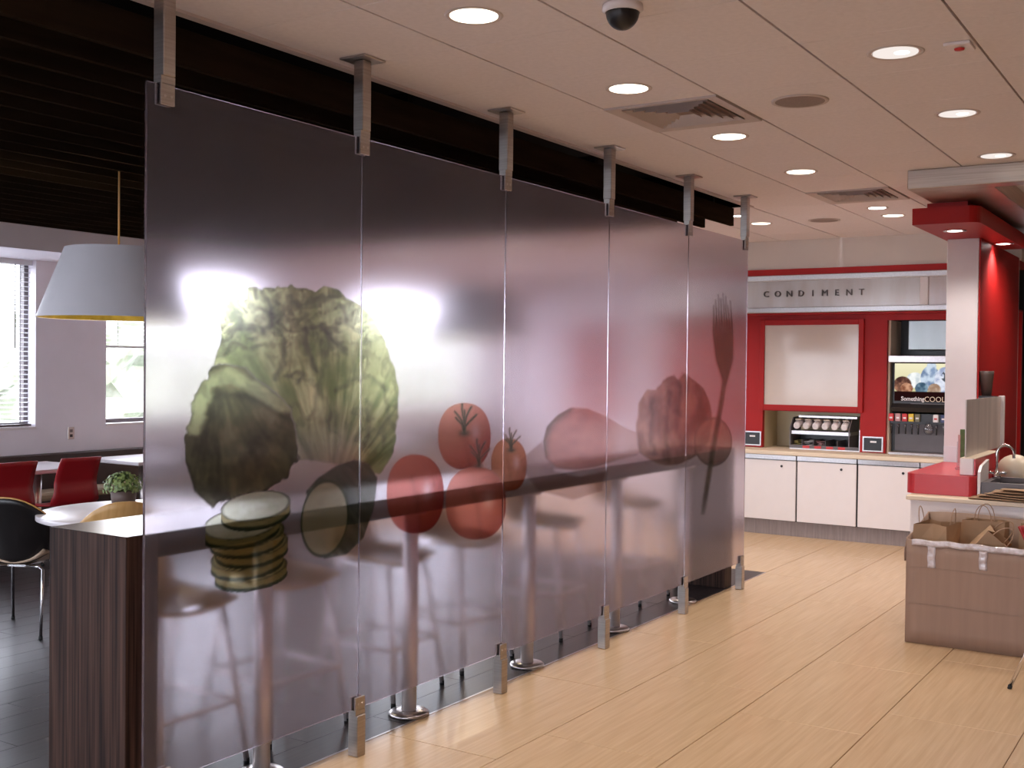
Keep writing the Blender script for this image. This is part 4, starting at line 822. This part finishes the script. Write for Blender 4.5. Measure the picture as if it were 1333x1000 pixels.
for x, y, on, lab, rr in ((0.75, 3.49, 2, 'lit recessed downlight nearest the camera beside the dome camera', 0.098), (0.745, 4.77, 2, 'lit recessed downlight just before the near air diffuser', 0.098), (0.735, 6.04, 2, 'lit recessed downlight just past the near air diffuser', 0.098), (0.71, 7.35, 2, 'lit recessed downlight between the two air diffusers', 0.098),
        (1.96, 4.77, 1, 'dim recessed downlight beside the small ceiling alarm', 0.102), (1.945, 6.06, 1, 'dim recessed downlight in the right row, middle one', 0.098), (1.91, 7.36, 1, 'dim recessed downlight above the steel beam', 0.098),
        (0.69, 9.81, 2, 'lit recessed downlight just past the far air diffuser', 0.09), (0.695, 9.29, 1, 'small bright downlight at the edge of the far air diffuser', 0.075), (-0.47, 9.81, 2, 'lit recessed downlight beyond the far hanger bracket', 0.09), (-0.47, 9.23, 1, 'small bright downlight at the end of the dark slats', 0.06),
        (-1.9, 10.4, 2, 'added fill downlight over the far floor, nearest the condiment wall', 0.09), (-3.4, 10.4, 2, 'added fill downlight over the far floor, middle one', 0.09), (-4.9, 10.4, 2, 'added fill downlight over the far floor, by the windows', 0.09), (-3.4, 12.8, 2, 'added fill downlight before the far back wall', 0.09), (-4.9, 12.8, 2, 'added fill downlight in the far window corner', 0.09), (2.05, 10.1, 2, 'recessed kitchen downlight hidden behind the steel beam', 0.09), (2.9, 8.7, 2, 'recessed kitchen downlight over the sink counter', 0.09), (0.75, 2.2, 2, 'lit recessed downlight above the camera', 0.098), (1.96, 2.2, 2, 'lit recessed downlight behind the camera at right', 0.098)):  # far-floor downlights are added to brighten the room beyond the glass
    downlight(x, y, on, lab, rr)
def diffuser(i, j, lab):
    x0, y0 = GX0+GX*i, GY0+GY*j; e = empty('air_diffuser', (x0+GX/2, y0+GY/2, HC), 0, lab, 'air vent', 'ceiling air diffusers'); h, g = GX/2-0.004, GY/2-0.004
    MB().box(-h, h, -g, g, 0.055, 0.06).build('back_plate', 'dark', e)
    def ring(a0, b0, z0, a1, b1, z1): return [[(-a0, -b0, z0), (a0, -b0, z0), (a0, b0, z0), (-a0, b0, z0)], [(-a1, -b1, z1), (a1, -b1, z1), (a1, b1, z1), (-a1, b1, z1)]]
    fr = MB(); fr.rings(ring(h, g, 0.0, h, g, 0.03), False, True, False); fr.rings(ring(h, g, -0.008, h-0.065, g-0.065, 0.0), False, True, False); fr.rings(ring(h, g, 0.0, h, g, -0.008), False, True, False); fr.build('frame', 'vent', e)
    for k in range(5):
        q = 0.07+k*0.042; m = MB(); m.rings(ring(h-q, g-q, -0.006, h-q-0.026, g-q-0.026, 0.030), False, True, False); m.rings(ring(h-q+0.003, g-q+0.003, -0.006, h-q-0.023, g-q-0.023, 0.032), False, True, False); m.build('louver', 'vent', e)
diffuser(1, 6, 'square louvred air diffuser in the ceiling nearer the camera'); diffuser(1, 11, 'square louvred air diffuser in the ceiling near the condiment wall')
for x, y, lab in ((1.352, 5.40, 'round grey ceiling speaker right of the near air diffuser'), (0.094, 9.84, 'round grey ceiling speaker near the condiment wall')):
    e = empty('ceiling_speaker', (x, y, HC), 0, lab, 'speaker', 'round ceiling speakers')
    MB().lathe([(0.118, -0.006), (0.135, -0.006), (0.137, -0.001)], n=32, caps=False).build('rim', 'vent', e); MB().lathe([(0.118, -0.006), (0.06, -0.008), (0.001, -0.008)], n=32, caps=False).build('grille', 'speaker', e)
e = empty('dome_camera', (1.28, 3.66, HC), 0, 'dark dome security camera on the ceiling at the top edge', 'camera')
MB().lathe([(0.001, -0.001), (0.072, -0.001), (0.074, -0.02), (0.062, -0.028)], n=28, caps=False).build('housing', 'white', e)
MB().lathe([(0.060, -0.028)]+[(0.060*math.cos(a), -0.028-0.062*math.sin(a)) for a in np.linspace(0.1, 1.55, 9)], n=24, caps=False).build('dome', 'dark', e)
e = empty('ceiling_alarm', (2.205, 4.785, HC), 0, 'small square ceiling alarm with a red centre light', 'alarm')
MB().bbox(-0.05, 0.05, -0.06, 0.06, -0.014, -0.001, 0.003).build('plate', 'white', e); MB().lathe([(0.02, -0.016), (0.018, -0.022), (0.001, -0.024)], n=14, caps=False).build('red_lens', 'redlabel', e)

# ------------------------------------------------------------------ cardboard box with paper bags
bx = empty('cardboard_box', (1.46, 7.22, 0), 0, 'open brown cardboard box with taped rim, full of paper bags', 'box')
BW, BD, BH = 1.02, 0.58, 0.635; t = 0.008
def panel(name, q, m='card'): return MB().box(*q).build(name, m, bx)
panel('base', (0, BW, 0, BD, 0.002, 0.012))
fp = MB(); fp.shell(lambda u, v: (BW*u, 0.006*math.sin(u*PI)*math.sin(v*PI)*-1.2, 0.002+(BH+0.006*math.sin(u*9)*u)*v), 14, 8, t); fp.build('front_side', 'card', bx)
MB().shell(lambda u, v: (BW*u, BD, 0.002+(0.745+0.008*math.sin(u*7))*v), 10, 6, t).build('rear_side', 'cardin', bx)
MB().shell(lambda u, v: (-0.0, BD*u, 0.002+(BH+0.012+0.10*u**1.3)*v), 8, 6, t).build('left_side', 'card', bx)
panel('right_side', (BW-t, BW, 0.006, BD-0.006, 0.002, BH))
MB().shell(lambda u, v: (-0.004-0.035*math.sin(v*2.2)*0.5, 0.03+0.20*u, BH+0.012-0.15*v), 5, 5, 0.006).build('torn_flap', 'card', bx)
for z in (0.47, 0.245): MB().shell(lambda u, v: (0.005+(BW-0.01)*u, -0.0062-0.0075*math.sin(u*PI)*math.sin(z/BH*PI), z+0.0025*(v-0.5)+0.004*math.sin(u*6)), 10, 2, 0.0015).build('crease', 'cardin', bx)
MB().shell(lambda u, v: (0.03+(BW-0.04)*u, (-0.010-0.002*math.sin(u*50)) if v < 0.6 else (-0.010+0.024*(v-0.6)/0.4), BH-0.030+0.035*min(v, 0.6)/0.6+0.006*math.sin(u*9)*u+0.003*math.sin(u*37)), 40, 6, 0.001).build('rim_tape', 'tape', bx)
for x, l in ((0.125, 0.13), (0.42, 0.115)): MB().shell(lambda u, v: (x+0.046*u+0.002*math.sin(v*9), -0.0105-0.0015*math.sin(v*17), BH-0.03-l*v), 4, 12, 0.001).build('tape_strip', 'tape', bx)
def paper_bag(x, y, z, w_, d_, h_, rz, tilt, lab, roll=0.0):
    r = empty('paper_bag', (x, y, z), rz, lab, 'paper bag', 'brown paper bags in the cardboard box'); r.rotation_euler = (tilt, roll, rz)
    mb = MB(); rs = np.random.RandomState(int(x*100)); j = lambda k: rs.uniform(-0.012, 0.012)
    def ring(zz, pinch): return [(-w_/2+j(0), -d_/2+j(0), zz), (w_/2+j(0), -d_/2+j(0), zz), (w_/2-pinch, j(0), zz+j(0)), (w_/2+j(0), d_/2+j(0), zz), (-w_/2+j(0), d_/2+j(0), zz), (-w_/2+pinch, j(0), zz+j(0))]
    rg = [ring(0, 0.0), ring(h_*0.33, 0.01), ring(h_*0.66, 0.03), ring(h_, 0.05)]
    mb.rings(rg, False, True, False); n = len(mb.v); mb.rings([[(p[0]*0.97, p[1]*0.97, p[2]+0.001) for p in q] for q in rg], False, True, False); mb.f.append((5, 4, 3, 2, 1, 0)); mb.sm.append(False)
    mb.build('bag_body', 'kraft', r)
    for s_ in (-1, 1):
        pts = [(-0.05, s_*d_/2*0.94, h_-0.05)]+[(-0.05*math.cos(a), s_*d_/2*(0.94+0.12*math.sin(a)), h_+0.10*math.sin(a)) for a in np.linspace(0.05, PI-0.05, 10)]+[(0.05, s_*d_/2*0.94, h_-0.05)]
        MB().tube(pts, 0.003, 5).build('handle', 'twine', r)
paper_bag(1.585, 7.46, 0.26, 0.30, 0.20, 0.46, 1.50, 0.0, 'brown paper bag upright at the left end of the cardboard box')
paper_bag(1.77, 7.45, 0.45, 0.18, 0.32, 0.28, 0.15, 0.0, 'brown paper bag lying tilted in the middle of the box', 0.72)
paper_bag(2.17, 7.62, 0.24, 0.26, 0.18, 0.49, 0.1, 0.05, 'brown paper bag standing open right of the tilted one')
paper_bag(2.34, 7.38, 0.24, 0.17, 0.20, 0.47, 0.2, 0.0, 'brown paper bag at the right edge of the picture')
paper_bag(1.82, 7.715, 0.24, 0.26, 0.11, 0.49, -0.02, 0.0, 'brown paper bag against the rear side of the box')
o = red_chair('red plastic chair with chrome leg at the right edge before the box', 'red chairs near the counter'); o.location = (2.545, 6.58, 0); o.rotation_euler.z = -0.35
